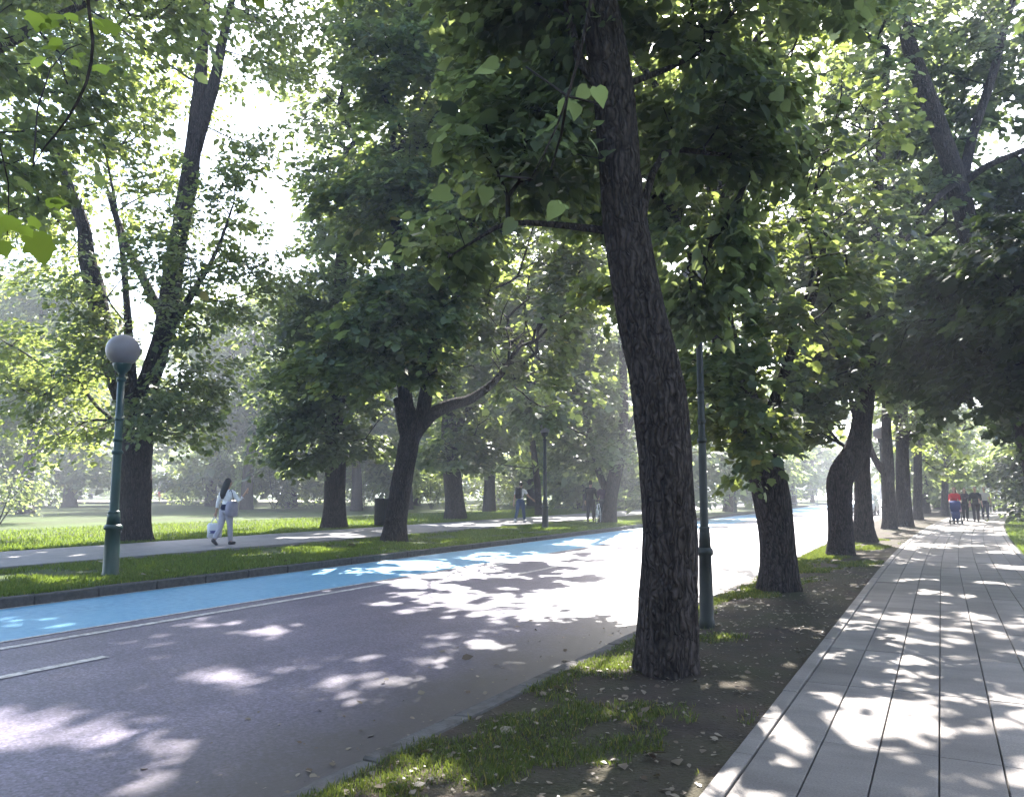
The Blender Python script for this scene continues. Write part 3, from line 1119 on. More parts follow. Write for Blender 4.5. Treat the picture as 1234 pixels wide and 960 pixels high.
# a branch hanging towards the path in front of the trunk
bl += [(at(x_, y_, d_), (.05, .10, .03), 1, AX, 1.02) for x_, y_, d_ in ((698, 108, 3.5), (725, 120, 3.6), (640, 85, 3.7), (700, 172, 3.6), (605, 215, 3.5), (665, 205, 3.7))]
lm.append(pxtrunk(D, [(716, -110, .04), (735, -260, .03, -1.5), (740, -200, .016, -3.), (722, -60, .010, -3.5), (700, 60, .006, -3.55), (672, 150, .004, -3.5), (640, 215, .0025, -3.5)]))
tree('leaning_tree', 'big dark trunk leaning left in the foreground, nearest of the row beside the paved path', b, tr, lm, bl, RG,
     lsize=.092, per=34, spray=.45, void=.36, vf=1.5, shape='linden', flare=.12, n=120, bark_rough=.075, cap_r=.028, tip=.004, zmin=2.0)

# R2
b = gnd(940, 710, -.03); D = depth(b)
tr = pxtrunk(D, [(940, 710, .285), (939, 680, .265), (936, 640, .262), (930, 600, .272), (922, 565, .27), (908, 520, .25), (892, 470, .225), (876, 420, .20), (866, 360, .18), (870, 280, .16), (880, 180, .13), (900, 60, .10)])
lm = [pxtrunk(D, [(912, 530, .12, -.1), (935, 480, .09, -.2), (955, 420, .07, -.2), (985, 340, .05, 0), (1000, 240, .03)]),
      pxtrunk(D, [(875, 415, .08), (845, 370, .06, .2), (830, 300, .04, .3)]),
      pxtrunk(D, [(868, 350, .09), (820, 270, .07, -.1), (770, 190, .05, 0), (725, 110, .03, .3)]),
      pxtrunk(D, [(872, 260, .08), (800, 120, .06, .2), (720, 10, .04, .4), (660, -50, .025, .5)])]
bl = pxblobs(D, [(905, 475, -.3, 75, 60, 1.2, 60), (870, 400, 0, 60, 70, 1.4, 48), (940, 420, -.5, 50, 70, 1.3, 50), (930, 340, 0, 110, 80, 1.8, 80), (930, 200, 0, 130, 100, 2.2, 100), (905, 300, -.5, 60, 50, 1.5, 40), (715, 215, -.5, 75, 55, 1.4, 70), (720, 90, .5, 90, 70, 1.8, 100), (660, -40, .5, 110, 80, 2.0, 110), (620, 90, 1.0, 70, 60, 1.5, 60), (800, 250, -.3, 45, 60, 1.2, 40), (765, 235, 3.2, 60, 55, 1.5, 60), (775, 140, 5, 70, 60, 1.8, 60), (745, 325, 2.4, 45, 40, 1.2, 40), (720, 250, 1.5, 50, 40, 1.2, 40),
                 (920, 60, 0, 115, 110, 2.6, 76), (930, -120, 0, 220, 130, 3.2, 130), (915, 540, -.6, 30, 18, .4, 14)])
tree('roadside_tree', 'second trunk behind the leaning tree, swelling below a dark crown in the path side row', b, tr, lm, bl, RG, leaf=LEAF_LIGHT, lsize=.115, per=40, spray=.55, flare=.16, n=28, zmin=1.9, void=.47)

# R3, the bent one
b = gnd(1013, 668, -.03); D = depth(b)
tr = pxtrunk(D, [(1013, 668, .30), (1013, 640, .28), (1012, 610, .285), (1012, 580, .30), (1020, 562, .30), (1030, 545, .27), (1037, 520, .235), (1041, 490, .225), (1044, 455, .21), (1046, 400, .18), (1050, 320, .15), (1060, 200, .12), (1070, 60, .08)])
lm = [pxtrunk(D, [(1043, 460, .10), (1075, 425, .07, -.3), (1110, 380, .05, -.5), (1140, 330, .03, -.6)]), pxtrunk(D, [(1046, 390, .09), (1020, 330, .07, .2), (1000, 250, .04, .3)])]
bl = pxblobs(D, [(1000, 440, 0, 50, 36, 1.5, 36), (970, 500, .6, 30, 40, 1.2, 24), (1075, 410, -.5, 60, 50, 2.0, 55), (1000, 380, .3, 70, 60, 2, 55), (1010, 310, 0, 75, 70, 2.6, 70), (930, 300, 2, 60, 50, 2, 30), (900, 400, 3, 50, 40, 2, 24), (880, 200, 4, 60, 60, 2, 30), (995, 180, 0, 75, 90, 3, 60), (1000, 40, 0, 80, 100, 3, 50), (1050, -110, 0, 170, 100, 3.4, 80)])
tree('bent_tree', 'trunk with a sharp elbow bend to the right, in the row beside the path', b, tr, lm, bl, RG, lsize=.145, per=36, spray=.68, shape='maple', flare=.12, zmin=2.6)

# R4 .. R8
spec = [
    ('roadside_tree', 'wide based trunk standing directly behind the bent tree', (1043, 652), [(1042, 652, .38), (1041, 635, .29), (1040, 600, .235), (1039, 560, .22), (1042, 500, .21), (1046, 420, .17), (1050, 300, .12)],
     [[(1041, 545, .12), (1030, 500, .09, .5), (1015, 440, .05, .8)]], [(1085, 440, .6, 50, 40, 1.8, 36), (1030, 400, 1, 80, 70, 2.2, 45), (1090, 260, 1, 110, 90, 3, 90), (1090, 90, 1, 120, 90, 3, 80)], LEAF),
    ('forked_tree', 'forked trunk with a low left limb beside the paved path', (1072, 637), [(1072, 637, .30), (1072, 620, .25), (1071, 590, .23), (1070, 565, .23), (1069, 535, .19), (1068, 500, .17), (1070, 440, .14), (1075, 340, .10)],
     [[(1070, 575, .16), (1061, 563, .14), (1053, 550, .12), (1047, 530, .10), (1042, 490, .07)]], [(1100, 490, 0, 40, 28, 1.6, 26), (1090, 430, 0, 70, 60, 2.4, 45), (1085, 320, 0, 90, 70, 3, 45), (1080, 190, 0, 100, 80, 3, 40)], LEAF),
    ('roadside_tree', 'thick reddish brown trunk just right of the forked one', (1089, 634), [(1089, 634, .38), (1089, 615, .31), (1088, 580, .29), (1087, 545, .26), (1087, 500, .22), (1090, 420, .16), (1095, 320, .10)],
     [[(1087, 550, .14), (1100, 515, .10), (1118, 470, .06)]], [(1110, 520, 0, 36, 26, 1.6, 26), (1115, 450, 0, 60, 50, 2.5, 40), (1110, 340, 0, 80, 70, 3, 40), (1110, 210, 0, 90, 80, 3, 36)], LEAF_LIGHT),
    ('roadside_tree', 'slimmer trunk at the far edge of the paved path, left of the walkers', (1106, 626), [(1106, 626, .26), (1106, 610, .22), (1106, 580, .21), (1106, 540, .19), (1108, 480, .15), (1110, 400, .10)],
     [[(1106, 550, .10), (1116, 515, .08), (1130, 480, .05)]], [(1125, 560, .5, 36, 16, 1.5, 26), (1130, 520, 0, 44, 32, 2, 36), (1120, 440, 0, 60, 50, 3, 36), (1120, 330, 0, 70, 60, 3, 30)], LEAF_LIGHT),
    ('roadside_tree', 'farthest dark trunk of the row, next to the red shirted walker', (1139, 622), [(1139, 622, .22), (1139, 605, .19), (1139, 570, .18), (1140, 520, .15), (1142, 440, .10)],
     [[(1139, 565, .09), (1150, 535, .07), (1165, 510, .05)]], [(1150, 562, .5, 40, 14, 2, 30), (1160, 530, 0, 50, 28, 2.4, 40), (1150, 470, 0, 60, 45, 3, 36), (1150, 380, 0, 60, 50, 3, 26)], LEAF_LIGHT)]
for (nm, lab, bp, t, ls, blb, lf) in spec:
    b = gnd(bp[0], bp[1], -.02); D = depth(b)
    tree(nm, lab, b, pxtrunk(D, t), [pxtrunk(D, q) for q in ls], pxblobs(D, blb), RG, leaf=lf, lsize=.20, per=28, spray=.85, shape='oval', flare=.1, seg=.8, n=18, zmin=2.3)

# right of the path
b = gnd(1262, 657, -.03); D = depth(b)
tr = pxtrunk(D, [(1262, 657, .42), (1260, 620, .38), (1250, 560, .36), (1232, 490, .34), (1206, 420, .32), (1182, 350, .30), (1170, 290, .28), (1154, 225, .27), (1130, 150, .245), (1108, 90, .22), (1092, 40, .19), (1080, -40, .14)])
lm = [pxtrunk(D, [(1157, 235, .15), (1172, 165, .13, .4), (1195, 95, .12, .6), (1215, 20, .09, .8), (1240, -60, .06, 1)]),
      pxtrunk(D, [(1160, 222, .11), (1190, 200, .09, -.5), (1236, 180, .07, -1.), (1290, 150, .04, -1.4)]),
      pxtrunk(D, [(1160, 215, .11), (1130, 238, .08, -.8), (1100, 275, .06, -1.2), (1078, 325, .035, -1.5)])]
bl = pxblobs(D, [(1240, 500, -.6, 50, 40, 1.6, 40), (1195, 440, -1, 55, 40, 1.6, 50), (1205, 390, -1, 60, 40, 1.8, 60), (1160, 350, -.8, 70, 30, 1.6, 40), (1230, 260, .5, 50, 90, 2.4, 50), (1110, 190, 2, 60, 70, 1.6, 30), (1180, 90, 2.2, 90, 80, 1.6, 40), (1150, -80, 0, 180, 90, 3.4, 80), (1290, 300, 0, 70, 160, 2.6, 60), (1060, 330, -1, 50, 30, 1.2, 24)])
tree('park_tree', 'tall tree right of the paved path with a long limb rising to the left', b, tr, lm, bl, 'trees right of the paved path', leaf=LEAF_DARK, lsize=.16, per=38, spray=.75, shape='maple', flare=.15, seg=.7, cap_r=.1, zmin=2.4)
b = np.array([4.6, 15.0, -.03])
tree('park_tree', 'tree just outside the right edge whose dark branches reach over the path', b, [(4.6, 15, -.05, .34), (4.55, 15, 2, .29), (4.4, 15.2, 5, .24), (4.3, 15.3, 8, .18), (4.4, 15.3, 11, .1)],
     [[(4.5, 15, 3.5, .14), (3.2, 15.4, 4.6, .10), (1.8, 15.9, 5.3, .06), (.6, 16.2, 5.6, .03)], [(4.4, 15.1, 4.5, .13), (4.2, 13.4, 5.8, .09), (4.2, 11.8, 6.4, .05)]],
     [((2.8, 15.6, 4.3), (2.2, 2.6, .8), 90), ((2.4, 16.0, 5.4), (2.2, 2.8, .7), 70), ((4.8, 14.6, 7), (2.2, 3, 1.4), 90), ((5, 15, 9.5), (3.2, 3.6, 1.8), 110), ((3.2, 15, 3.4), (1.5, 2.2, .4), 30)] + pxblobs(15.0, [(1150, 395, 0, 80, 36, 1.4, 46), (1195, 470, -.5, 55, 40, 1.4, 44), (1105, 440, 1.5, 45, 34, 1.2, 28), (1180, 325, 0, 60, 36, 1.4, 40)]),
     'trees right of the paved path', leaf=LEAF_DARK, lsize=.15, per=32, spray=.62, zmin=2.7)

# left row
b = gnd(160, 653, .06); D = depth(b)
tr = pxtrunk(D, [(161, 653, .46), (161, 630, .42), (162, 600, .40), (163, 560, .42), (164, 520, .40), (160, 490, .36), (152, 460, .30)])
lm = [pxtrunk(D, [(160, 500, .30), (140, 450, .28), (125, 400, .26), (115, 350, .24), (105, 310, .22), (100, 270, .18), (78, 215, .14), (60, 160, .09)]),
      pxtrunk(D, [(166, 505, .30), (180, 460, .28), (192, 420, .27), (204, 360, .26), (213, 300, .25), (224, 240, .24), (233, 180, .22), (240, 120, .19), (244, 60, .15), (250, -20, .10)]),
      pxtrunk(D, [(234, 180, .20), (246, 140, .18), (258, 100, .16), (268, 50, .12), (280, 0, .08)]),
      pxtrunk(D, [(160, 470, .14, -.4), (156, 420, .12, -.5), (153, 370, .10, -.4), (148, 310, .07, 0), (138, 240, .045, .5), (126, 180, .02, .8)]),
      pxtrunk(D, [(196, 410, .13), (222, 370, .11), (240, 340, .08), (262, 300, .05), (280, 250, .025)]),
      pxtrunk(D, [(200, 390, .13, .3), (175, 340, .12, .5), (150, 290, .10, .7), (130, 230, .06, .8)])]
bl = pxblobs(D, [(60, 430, 1.2, 75, 70, 2.0, 60), (85, 500, 1.2, 50, 60, 1.6, 44), (250, 400, .8, 50, 90, 1.6, 60), (215, 490, .4, 40, 55, 1.4, 38), (40, 290, 1, 80, 70, 2.6, 56), (160, 220, 1.5, 80, 80, 2.2, 46), (290, 260, .5, 40, 110, 2.0, 26), (70, 130, 0, 110, 80, 3, 60), (200, 60, 1.6, 120, 80, 3.0, 50),
                 (320, 40, 1, 50, 50, 2, 20), (320, 170, 1, 40, 60, 2, 18), (300, 260, .5, 30, 40, 1.5, 16), (125, 340, -1.4, 60, 60, 1, 26), (205, 300, -1.2, 45, 70, 1, 24), (110, 420, -1, 40, 40, .8, 18), (330, 330, 1, 40, 36, 1.6, 20), (140, -100, 0, 220, 90, 4, 110), (300, -140, 0, 140, 90, 4, 110), (30, 40, 1, 80, 60, 3, 40), (110, 520, .6, 30, 40, 1, 18), (190, 500, -.8, 36, 26, .8, 16)])
tree('big_tree', 'massive trunk forking into two tall limbs behind the green lamp post', b, tr, lm, bl, LG, leaf=LEAF_LIGHT, lsize=.14, per=40, spray=.9, shape='oval', flare=.12, n=28, seg=.8, bark_rough=.09, zmin=2.0, void=.42)

b = gnd(403, 637, .06); D = depth(b)
tr = pxtrunk(D, [(403, 637, .46), (403, 615, .40), (404, 580, .39), (404, 540, .37), (405, 480, .33), (408, 400, .28), (412, 300, .22), (418, 180, .14)])
lm = [pxtrunk(D, [(404, 530, .2), (370, 480, .15, -.5), (340, 430, .10, -.8)]), pxtrunk(D, [(405, 470, .2), (440, 410, .15, .5), (465, 340, .10, .8)])]
bl = pxblobs(D, [(375, 530, -.5, 60, 38, 2.4, 60), (345, 470, -.5, 45, 50, 2.2, 46), (425, 500, 0, 70, 60, 2.6, 70), (400, 420, 0, 95, 60, 3.2, 90), (425, 320, 0, 60, 80, 3.2, 80), (410, 240, 0, 40, 50, 2.4, 30), (450, 180, 0, 60, 80, 3, 60), (450, 60, 0, 60, 80, 3, 50), (380, 375, 0, 60, 40, 2.6, 40), (450, -70, 0, 110, 80, 3, 70), (370, -120, 0, 110, 70, 3.5, 90), (378, 120, 0, 34, 50, 2.4, 20)])
tree('footway_tree', 'dense dark green tree with low leaves, between the woman and the bin', b, tr, lm, bl, LG, lsize=.20, per=42, spray=1.0, shape='oval', flare=.12, seg=.9, zmin=1.9)

b = gnd(475, 652, .03); D = depth(b)
tr = pxtrunk(D, [(475, 652, .36), (477, 630, .31), (481, 600, .30), (486, 570, .29), (492, 540, .29), (496, 515, .27), (490, 490, .22), (486, 450, .20), (484, 400, .18), (482, 340, .17), (479, 290, .16), (476, 240, .14), (484, 180, .10)])
lm = [pxtrunk(D, [(495, 530, .24), (508, 505, .22), (514, 470, .19), (520, 430, .16), (535, 360, .12), (550, 280, .08)]),
      pxtrunk(D, [(498, 525, .20), (520, 500, .19), (545, 487, .17), (568, 480, .14, .3), (600, 455, .10, .6), (630, 410, .06, .8)]),
      pxtrunk(D, [(492, 545, .14), (484, 510, .13, -.3), (478, 480, .10, -.4)])]
bl = pxblobs(D, [(520, 440, -1.2, 55, 26, 1.0, 44), (430, 430, -1, 60, 45, 1.6, 50), (480, 385, -1.6, 75, 36, 1.4, 70), (560, 400, -.8, 80, 60, 2.0, 95), (630, 380, .2, 80, 65, 2.4, 110), (690, 340, .6, 60, 60, 2.4, 60), (580, 290, 0, 100, 60, 3, 110), (510, 200, .5, 70, 60, 2.6, 70), (640, 200, 0, 80, 90, 3, 90), (560, 110, 0, 130, 70, 3, 110), (480, 60, 0, 80, 60, 3, 60), (600, 0, 0, 140, 70, 3.5, 80), (540, -110, 0, 180, 80, 4, 80), (660, 460, 1, 60, 40, 1.8, 50), (430, 250, 0, 40, 40, 1.6, 20), (490, 350, -1.4, 50, 24, 1.0, 30), (470, 215, -1.2, 40, 40, 1.0, 24)])
tree('footway_tree', 'dark trunk leaning right with a forked top, on the grass beside the litter bin', b, tr, lm, bl, LG, leaf=LEAF_LIGHT, lsize=.165, per=40, spray=.85, shape='maple', flare=.12, seg=.8, zmin=2.4, void=.12)

b = gnd(549, 626, .06); D = depth(b)
tr = pxtrunk(D, [(549, 626, .52), (548, 605, .45), (545, 575, .44), (542, 545, .40), (541, 500, .34), (545, 430, .28), (552, 330, .2)])
lm = [pxtrunk(D, [(542, 540, .2), (560, 500, .15), (585, 460, .1)])]
bl = pxblobs(D, [(550, 545, -.5, 38, 26, 2, 36), (585, 520, 0, 45, 36, 2.4, 40), (560, 460, 0, 80, 45, 3, 60), (620, 420, 0, 70, 60, 3, 60), (560, 340, 0, 110, 80, 4, 70), (580, 200, 0, 110, 90, 4, 60)])
tree('footway_tree', 'thick straight trunk beyond the footway, between the litter bin and the man', b, tr, lm, bl, LG, leaf=LEAF_LIGHT, lsize=.28, per=32, spray=1.15, shape='oval', flare=.12, seg=1., zmin=2.4)

b = gnd(649, 622, .06); D = depth(b)
tr = pxtrunk(D, [(649, 622, .22), (648, 590, .19), (645, 560, .18), (641, 530, .17), (638, 490, .14), (640, 430, .1)])
bl = pxblobs(D, [(640, 500, 0, 50, 28, 2.4, 40), (660, 440, 0, 70, 45, 3, 50), (640, 370, 0, 70, 50, 3, 40), (600, 560, 1.5, 40, 22, 2, 24)])
tree('slim_tree', 'slim leaning trunk behind the footway just left of the post', b, tr, [], bl, LG, leaf=LEAF_LIGHT, lsize=.28, per=30, spray=1.1, shape='oval', flare=.1, seg=1., zmin=2.2)

b = gnd(732, 630, .03); D = depth(b)
tr = pxtrunk(D, [(732, 630, .42), (734, 610, .34), (739, 580, .31), (745, 555, .28), (749, 530, .24), (752, 490, .2), (750, 420, .15), (745, 330, .1)])
lm = [pxtrunk(D, [(735, 600, .16), (722, 570, .15), (714, 540, .12), (705, 500, .09), (690, 450, .06)]), pxtrunk(D, [(748, 540, .14), (765, 500, .1), (790, 450, .07)])]
bl = pxblobs(D, [(655, 492, -6, 26, 20, 1.0, 30), (710, 540, 0, 50, 32, 2.2, 46), (770, 520, 0, 36, 36, 2, 30), (690, 480, 0, 60, 45, 2.6, 70), (740, 440, 0, 80, 50, 3, 90), (690, 370, 0, 80, 60, 3, 110), (730, 290, 0, 70, 60, 3, 80), (760, 320, 0, 90, 70, 3.4, 55), (690, 260, 0, 90, 80, 3.5, 50), (830, 420, 1, 50, 60, 2, 36), (800, 530, 0, 30, 40, 2, 20)])
tree('footway_tree', 'trunk with a low left limb beside the parked bicycle on the footway', b, tr, lm, bl, LG, leaf=LEAF, lsize=.22, per=38, spray=1.1, shape='oval', flare=.12, seg=1., zmin=2.3, void=.12)

# trees whose trunks stand just outside the frame
tree('roadside_tree', 'tree outside the left edge whose pale leaves fill the upper left corner', (-13.2, 4.2, .02), [(-13.2, 4.2, 0, .4), (-13.2, 4.3, 3, .33), (-13.0, 4.6, 6, .27), (-12.8, 5, 10, .16), (-12.6, 5.2, 13, .08)],
     [[(-13.0, 4.6, 6, .15), (-12.8, 6.6, 8.4, .10), (-12.5, 8.4, 10.4, .04)], [(-13, 4.5, 5.5, .14), (-11.2, 5.2, 9, .1), (-9.8, 6.4, 11, .04)]],
     [((-12.2, 6.6, 8.2), (1.8, 2.2, 1.2), 60), ((-12.6, 8.0, 10.6), (2.2, 2.6, 1.5), 80), ((-10.2, 6.4, 11.2), (2.6, 2.6, 1.3), 100), ((-12, 5, 12.6), (4, 4, 1.8), 140), ((-13.4, 6.6, 6.6), (1.4, 2.0, .8), 30)],
     LG, leaf=LEAF_LIGHT, lsize=.115, per=36, spray=.7, zmin=3.5, void=.4)
D = 2.5
hang = pxtrunk(D, [(150, -330, .012, -.5), (112, -120, .008, -.1), (106, 0, .0055), (112, 50, .005), (104, 100, .0045), (80, 145, .0035), (55, 176, .0025), (40, 200, .0015)])
hang2 = pxtrunk(2.3, [(-90, -160, .006), (-50, 20, .004), (-12, 140, .003), (10, 220, .002), (8, 290, .0012)])
bl = [(at(22, 250, 2.3), (.05, .08, .10), 2, AX), (at(-10, 20, 2.7), (.10, .2, .10), 3, AX), (at(105, 50, 3.6), (.14, .3, .16), 3, AX), (at(-70, 120, 2.6), (.15, .2, .3), 4, AX),
      ((-2.6, 1.0, 6.2), (2.6, 2.4, 1.2), 60), ((-3.6, 3.0, 5.6), (1.4, 1.6, .9), 40), ((-5.4, 5.4, 8.2), (2.2, 2.4, 1.0), 60)]
tree('roadside_tree', 'twig of large yellow green leaves hanging close by in the upper left corner', (-2.3, -1.6, -.04),
     [(-2.3, -1.6, -.05, .3), (-2.3, -1.5, 2, .25), (-2.4, -1.1, 4.5, .2), (-2.6, -.4, 7, .12), (-2.8, .2, 9, .07)],
     [[(-2.4, -1.0, 4.6, .09), (-2.6, .4, 5.0, .06), (-2.2, 1.4, 4.6, .035), tuple(hang[0])], hang, hang2, [(-2.6, -.4, 6.8, .08), (-3.6, 2, 7.6, .06), (-4.8, 4.4, 8.1, .04)]],
     bl, RG, leaf=leaf_mat('backlit_leaf', (.06, .10, .02), (.12, .16, .03), (.36, .46, .05), .45, .06), lsize=.075, per=7, spray=.2, zmin=2.0, cap_r=.02, tip=.0015, seg=.4)


# distant trees and shrubs: a few kinds, copied
def bg_tree(name, label, loc, group, h, rw, leaf, seed, lowest=.10, ls=.42, nper=46):
    rng = np.random.default_rng(seed)
    loc = np.array(loc, float)
    base = loc
    z0 = lowest * h
    tp = [(0, 0, -.1, .03 * h), (0, 0, .15 * h, .024 * h), (.02 * h, .01 * h, .4 * h, .019 * h), (0, .02 * h, .7 * h, .011 * h), (0, 0, .9 * h, .006 * h)]
    tp = [(base[0] + a, base[1] + b_, base[2] + c, d) for a, b_, c, d in tp]
    blobs = []
    for i in range(13):
        f = rng.uniform(0, 1)
        z = z0 + (h * .95 - z0) * f
        ww = rw * (math.sin(math.pi * min(1, .18 + .75 * f)) ** .7)
        a = i * 2.4 + rng.uniform(-.4, .4)
        rr = ww * rng.uniform(.3, .75)
        s = rw * rng.uniform(.32, .5)
        blobs.append(((base[0] + rr * math.cos(a), base[1] + rr * math.sin(a), base[2] + z), (s, s, s * .55), nper // 2))
    limbs = []
    for i in range(4):
        a = i * 1.7 + rng.uniform(-.4, .4)
        zz = h * (.22 + .1 * i)
        limbs.append([(base[0], base[1], base[2] + zz, .012 * h), (base[0] + math.cos(a) * rw * .35, base[1] + math.sin(a) * rw * .35, base[2] + zz + .1 * h, .008 * h), (base[0] + math.cos(a) * rw * .7, base[1] + math.sin(a) * rw * .7, base[2] + zz + .16 * h, .004 * h)])
    return tree(name, label, base, tp, limbs, blobs, group, leaf=leaf, lsize=ls, per=26, spray=1.3 * rw / 4.5, shape='clump', flare=.15, cull=False, n=12, seg=1.2, den=.9, zmin=max(1.0, z0 * .5), cap_r=.01 * h, tip=.012)


def copy_tree(src, loc, rz, sc, label=None, group=None):
    o = src.copy(); COL.objects.link(o)
    o.location = loc; o.rotation_euler = (0, 0, rz); o.scale = (sc, sc, sc)
    if label: o['label'] = label
    if group: o['group'] = group
    for ch in src.children:
        c = ch.copy(); COL.objects.link(c); c.parent = o
    return o


BELT = 'trees of the far belt across the lawn'
BL = 'hazy pale green tree of the far belt across the lawn'
AVE = 'trees lining the far end of the road'
AL = 'distant leafy tree lining the far end of the road'
PK = 'trees in the park right of the path'
PL = 'dark green tree deep in the park right of the paved path'
P0 = np.array([0, 0, 0.])
p = [bg_tree('belt_tree', BL, gnd(45, 607, .1), BELT, 15, 5.0, LEAF_FAR, 1), None, None]
p[1] = bg_tree('belt_tree', BL, gnd(250, 605, .1), BELT, 12, 4.6, LEAF_FAR, 2, .06)
p[2] = bg_tree('belt_tree', BL, gnd(590, 604, .1), BELT, 17, 5.6, LEAF_LIGHT, 3, .12)
rg = random.Random(5)


def scatter(pts, label, group, s0, s1):
    for (q, z) in pts:
        copy_tree(p[rg.randrange(3)], (q[0], q[1], z), rg.uniform(0, 6.28), rg.uniform(s0, s1), label, group)


pts = []
for px_, D_ in ((-40, 52), (85, 70), (255, 72), (345, 78), (500, 76), (670, 78), (720, 68), (790, 66), (-90, 60), (-30, 84), (95, 100), (160, 76), (300, 84), (350, 66), (430, 74), (490, 62), (540, 86), (640, 74), (700, 62), (760, 80), (-60, 112), (20, 118), (110, 122), (200, 115), (280, 120), (370, 112), (450, 118), (520, 120), (600, 112), (680, 120), (750, 115), (820, 125), (150, 150), (330, 150), (480, 150), (640, 150), (30, 150)):
    q = at(px_, 590, D_)
    if q[0] < -23:
        pts.append((q, .05))
scatter(pts, BL, BELT, .85, 1.3)
lawn = bg_tree('lawn_tree', 'tree with a lifted crown added to shade the lawn beyond the far footway', gnd(30, 619, .06), 'trees added on the lawn beyond the far footway', 15, 6.0, LEAF_LIGHT, 9, .36, .36, 80)  # lawn trees added for the shade their crowns throw on the grass
for (px_, D_) in ((-75, 50), (298, 60), (430, 57), (590, 53)):
    q = at(px_, 590, D_)
    copy_tree(lawn, (q[0], q[1], .05), rg.uniform(0, 6.28), rg.uniform(.85, 1.1))
pts = []
for Y in (44, 56, 68, 82, 98, 116):
    pts.append(((-12.9 + rg.uniform(-.3, .3), Y), .03))
    pts.append(((-20.5 + rg.uniform(-.6, .6), Y + 5), .05))
for Y in (60, 72, 86, 102, 120):
    pts.append(((-1.2 + float(poff(Y)) * .5 - 1.0, Y), -.03))
for X_, Y in ((-9, 150), (-3, 160), (4, 150), (-16, 150), (10, 145), (-24, 140), (-6, 185), (2, 180), (-14, 190)):
    pts.append(((X_, Y), 0))
scatter(pts, AL, AVE, .7, .95)
for (q_, src_, sc_) in (((-2.4, -9), 0, .8), ((-12.9, -6), 2, .75), ((-13, -16), 1, .9), ((-20, -4), 0, .9), ((8.6, -2), 1, .85), ((5.0, -6), 2, .8), ((13.5, 8), 0, .9), ((-2.4, -19), 1, .9), ((10, -4), 2, .8), ((-7, -26), 2, .9)):  # unseen trees put in to hold back skylight from behind the camera
    copy_tree(p[src_], (q_[0], q_[1], -.03), rg.uniform(0, 6.28), sc_, 'unseen tree added beside or behind the viewer to darken the shade', 'unseen trees added around the viewer')
pts = []
for X_, Y in ((5.2, 50), (7.5, 41), (9, 56), (8, 70), (13, 62), (12, 80), (11, 48), (18, 72), (17, 96), (24, 90), (13, 105), (20, 120)):
    pts.append(((X_, Y), -.03))
scatter(pts, PL, PK, .7, 1.0)


def bush(label, loc, w, h, leaf, seed, ls=.2, n_=70):
    rng = np.random.default_rng(seed)
    loc = np.array(loc)
    root = thing('shrub', label, 'shrub', loc, 0, 'shrubs beyond the far footway')
    st = []
    for i in range(5):
        a = i * 1.3
        st.append([(.05 * math.cos(a), .05 * math.sin(a), -.05, .03), (.2 * w * math.cos(a), .2 * w * math.sin(a), .4 * h, .022), (.35 * w * math.cos(a), .35 * w * math.sin(a), .8 * h, .01)])
    mb = MB()
    sk = []
    for s_ in st:
        q = catmull(s_, .2)
        mb.tube(q[:, :3], q[:, 3], 6)
        sk += [x for x in q]
    anc = np.vstack([blob_points((rng.uniform(-.3, .3) * w, rng.uniform(-.3, .3) * w, h * rng.uniform(.25, .75)), (w * .3, w * .3, h * .28), n_ // 6, rng) for _ in range(6)])
    anc = anc[anc[:, 2] > .1]
    pos, idx, pa, rad, dirs = grow(np.array(sk)[:, :3], anc, seed, tip=.004, cap_r=.02)
    tv, tf = twigs(pos, idx, pa, rad, 4)
    mb.add(tv, tf.tolist(), True)
    mb.build('stem', TWIG, root)
    P, T, N, sz = spray_leaves(anc, unit(dirs), 24, .5 * w / 1.5, ls, seed, .2)
    link('foliage', leaves_mesh('foliage', P, T, N, sz, 'oval', leaf), root)


bush('feathery shrub at the left edge beyond the footway', gnd(-5, 634, .06), 3.0, 2.4, LEAF, 61, .13)
bush('sunlit yellow green shrub between the litter bin trunk and the thick straight trunk', gnd(520, 612, .06), 3.4, 3.2, LEAF_LIGHT, 62)
bush('sunlit yellow green shrub left of the walking man', gnd(590, 613, .06), 3.8, 3.4, LEAF_LIGHT, 63)
bush('low green shrub behind the footway right of the post', gnd(695, 614, .06), 3.4, 2.6, LEAF_LIGHT, 64)
bush('green shrub behind the footway right of the bicycle', gnd(765, 613, .06), 3.4, 3.0, LEAF, 65)
bush('tall bright shrub beyond the woman', gnd(330, 612, .06), 4.5, 3.8, LEAF_FAR, 66)
bush('grey green shrub left of the litter bin', gnd(440, 611, .06), 3.6, 3.4, LEAF_FAR, 67)
for i_, (bx, by, w_, h_, l_) in enumerate(((60, 609, 5, 3.4, 'wide shrub on the far lawn left of the green lamp post'), (225, 608, 5.5, 4, 'wide shrub on the far lawn between the massive trunk and the woman'), (380, 608, 5, 3.6, 'shrub on the far lawn just left of the dense dark green tree'), (505, 607, 5.5, 4.5, 'big shrub far behind the right leaning trunk'), (615, 607, 6, 4.2, 'big shrub far behind the walking man'))):
    bush(l_, gnd(bx, by, .06), w_, h_, LEAF_FAR, 80 + i_, .24, 90)
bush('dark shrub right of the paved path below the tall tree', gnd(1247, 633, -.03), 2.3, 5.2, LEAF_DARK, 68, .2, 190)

# ------------------------------------------------------------------ street furniture
GREEN = simple('green_enamel', (.006, .032, .025), .4, 0, .5, .25, 5)
GLOBE = simple('frosted_globe', (.20, .172, .178), .4, 0, .4, .12, 3)
DARKM = simple('dark_metal', (.03, .03, .033), .5, .3, .5, .2, 8)


GREEN_SHADED = simple('shaded_green_enamel', (.016, .018, .016), .5, 0, .4, .3, 6)  # darker copy of the green enamel, with the shade put into its colour


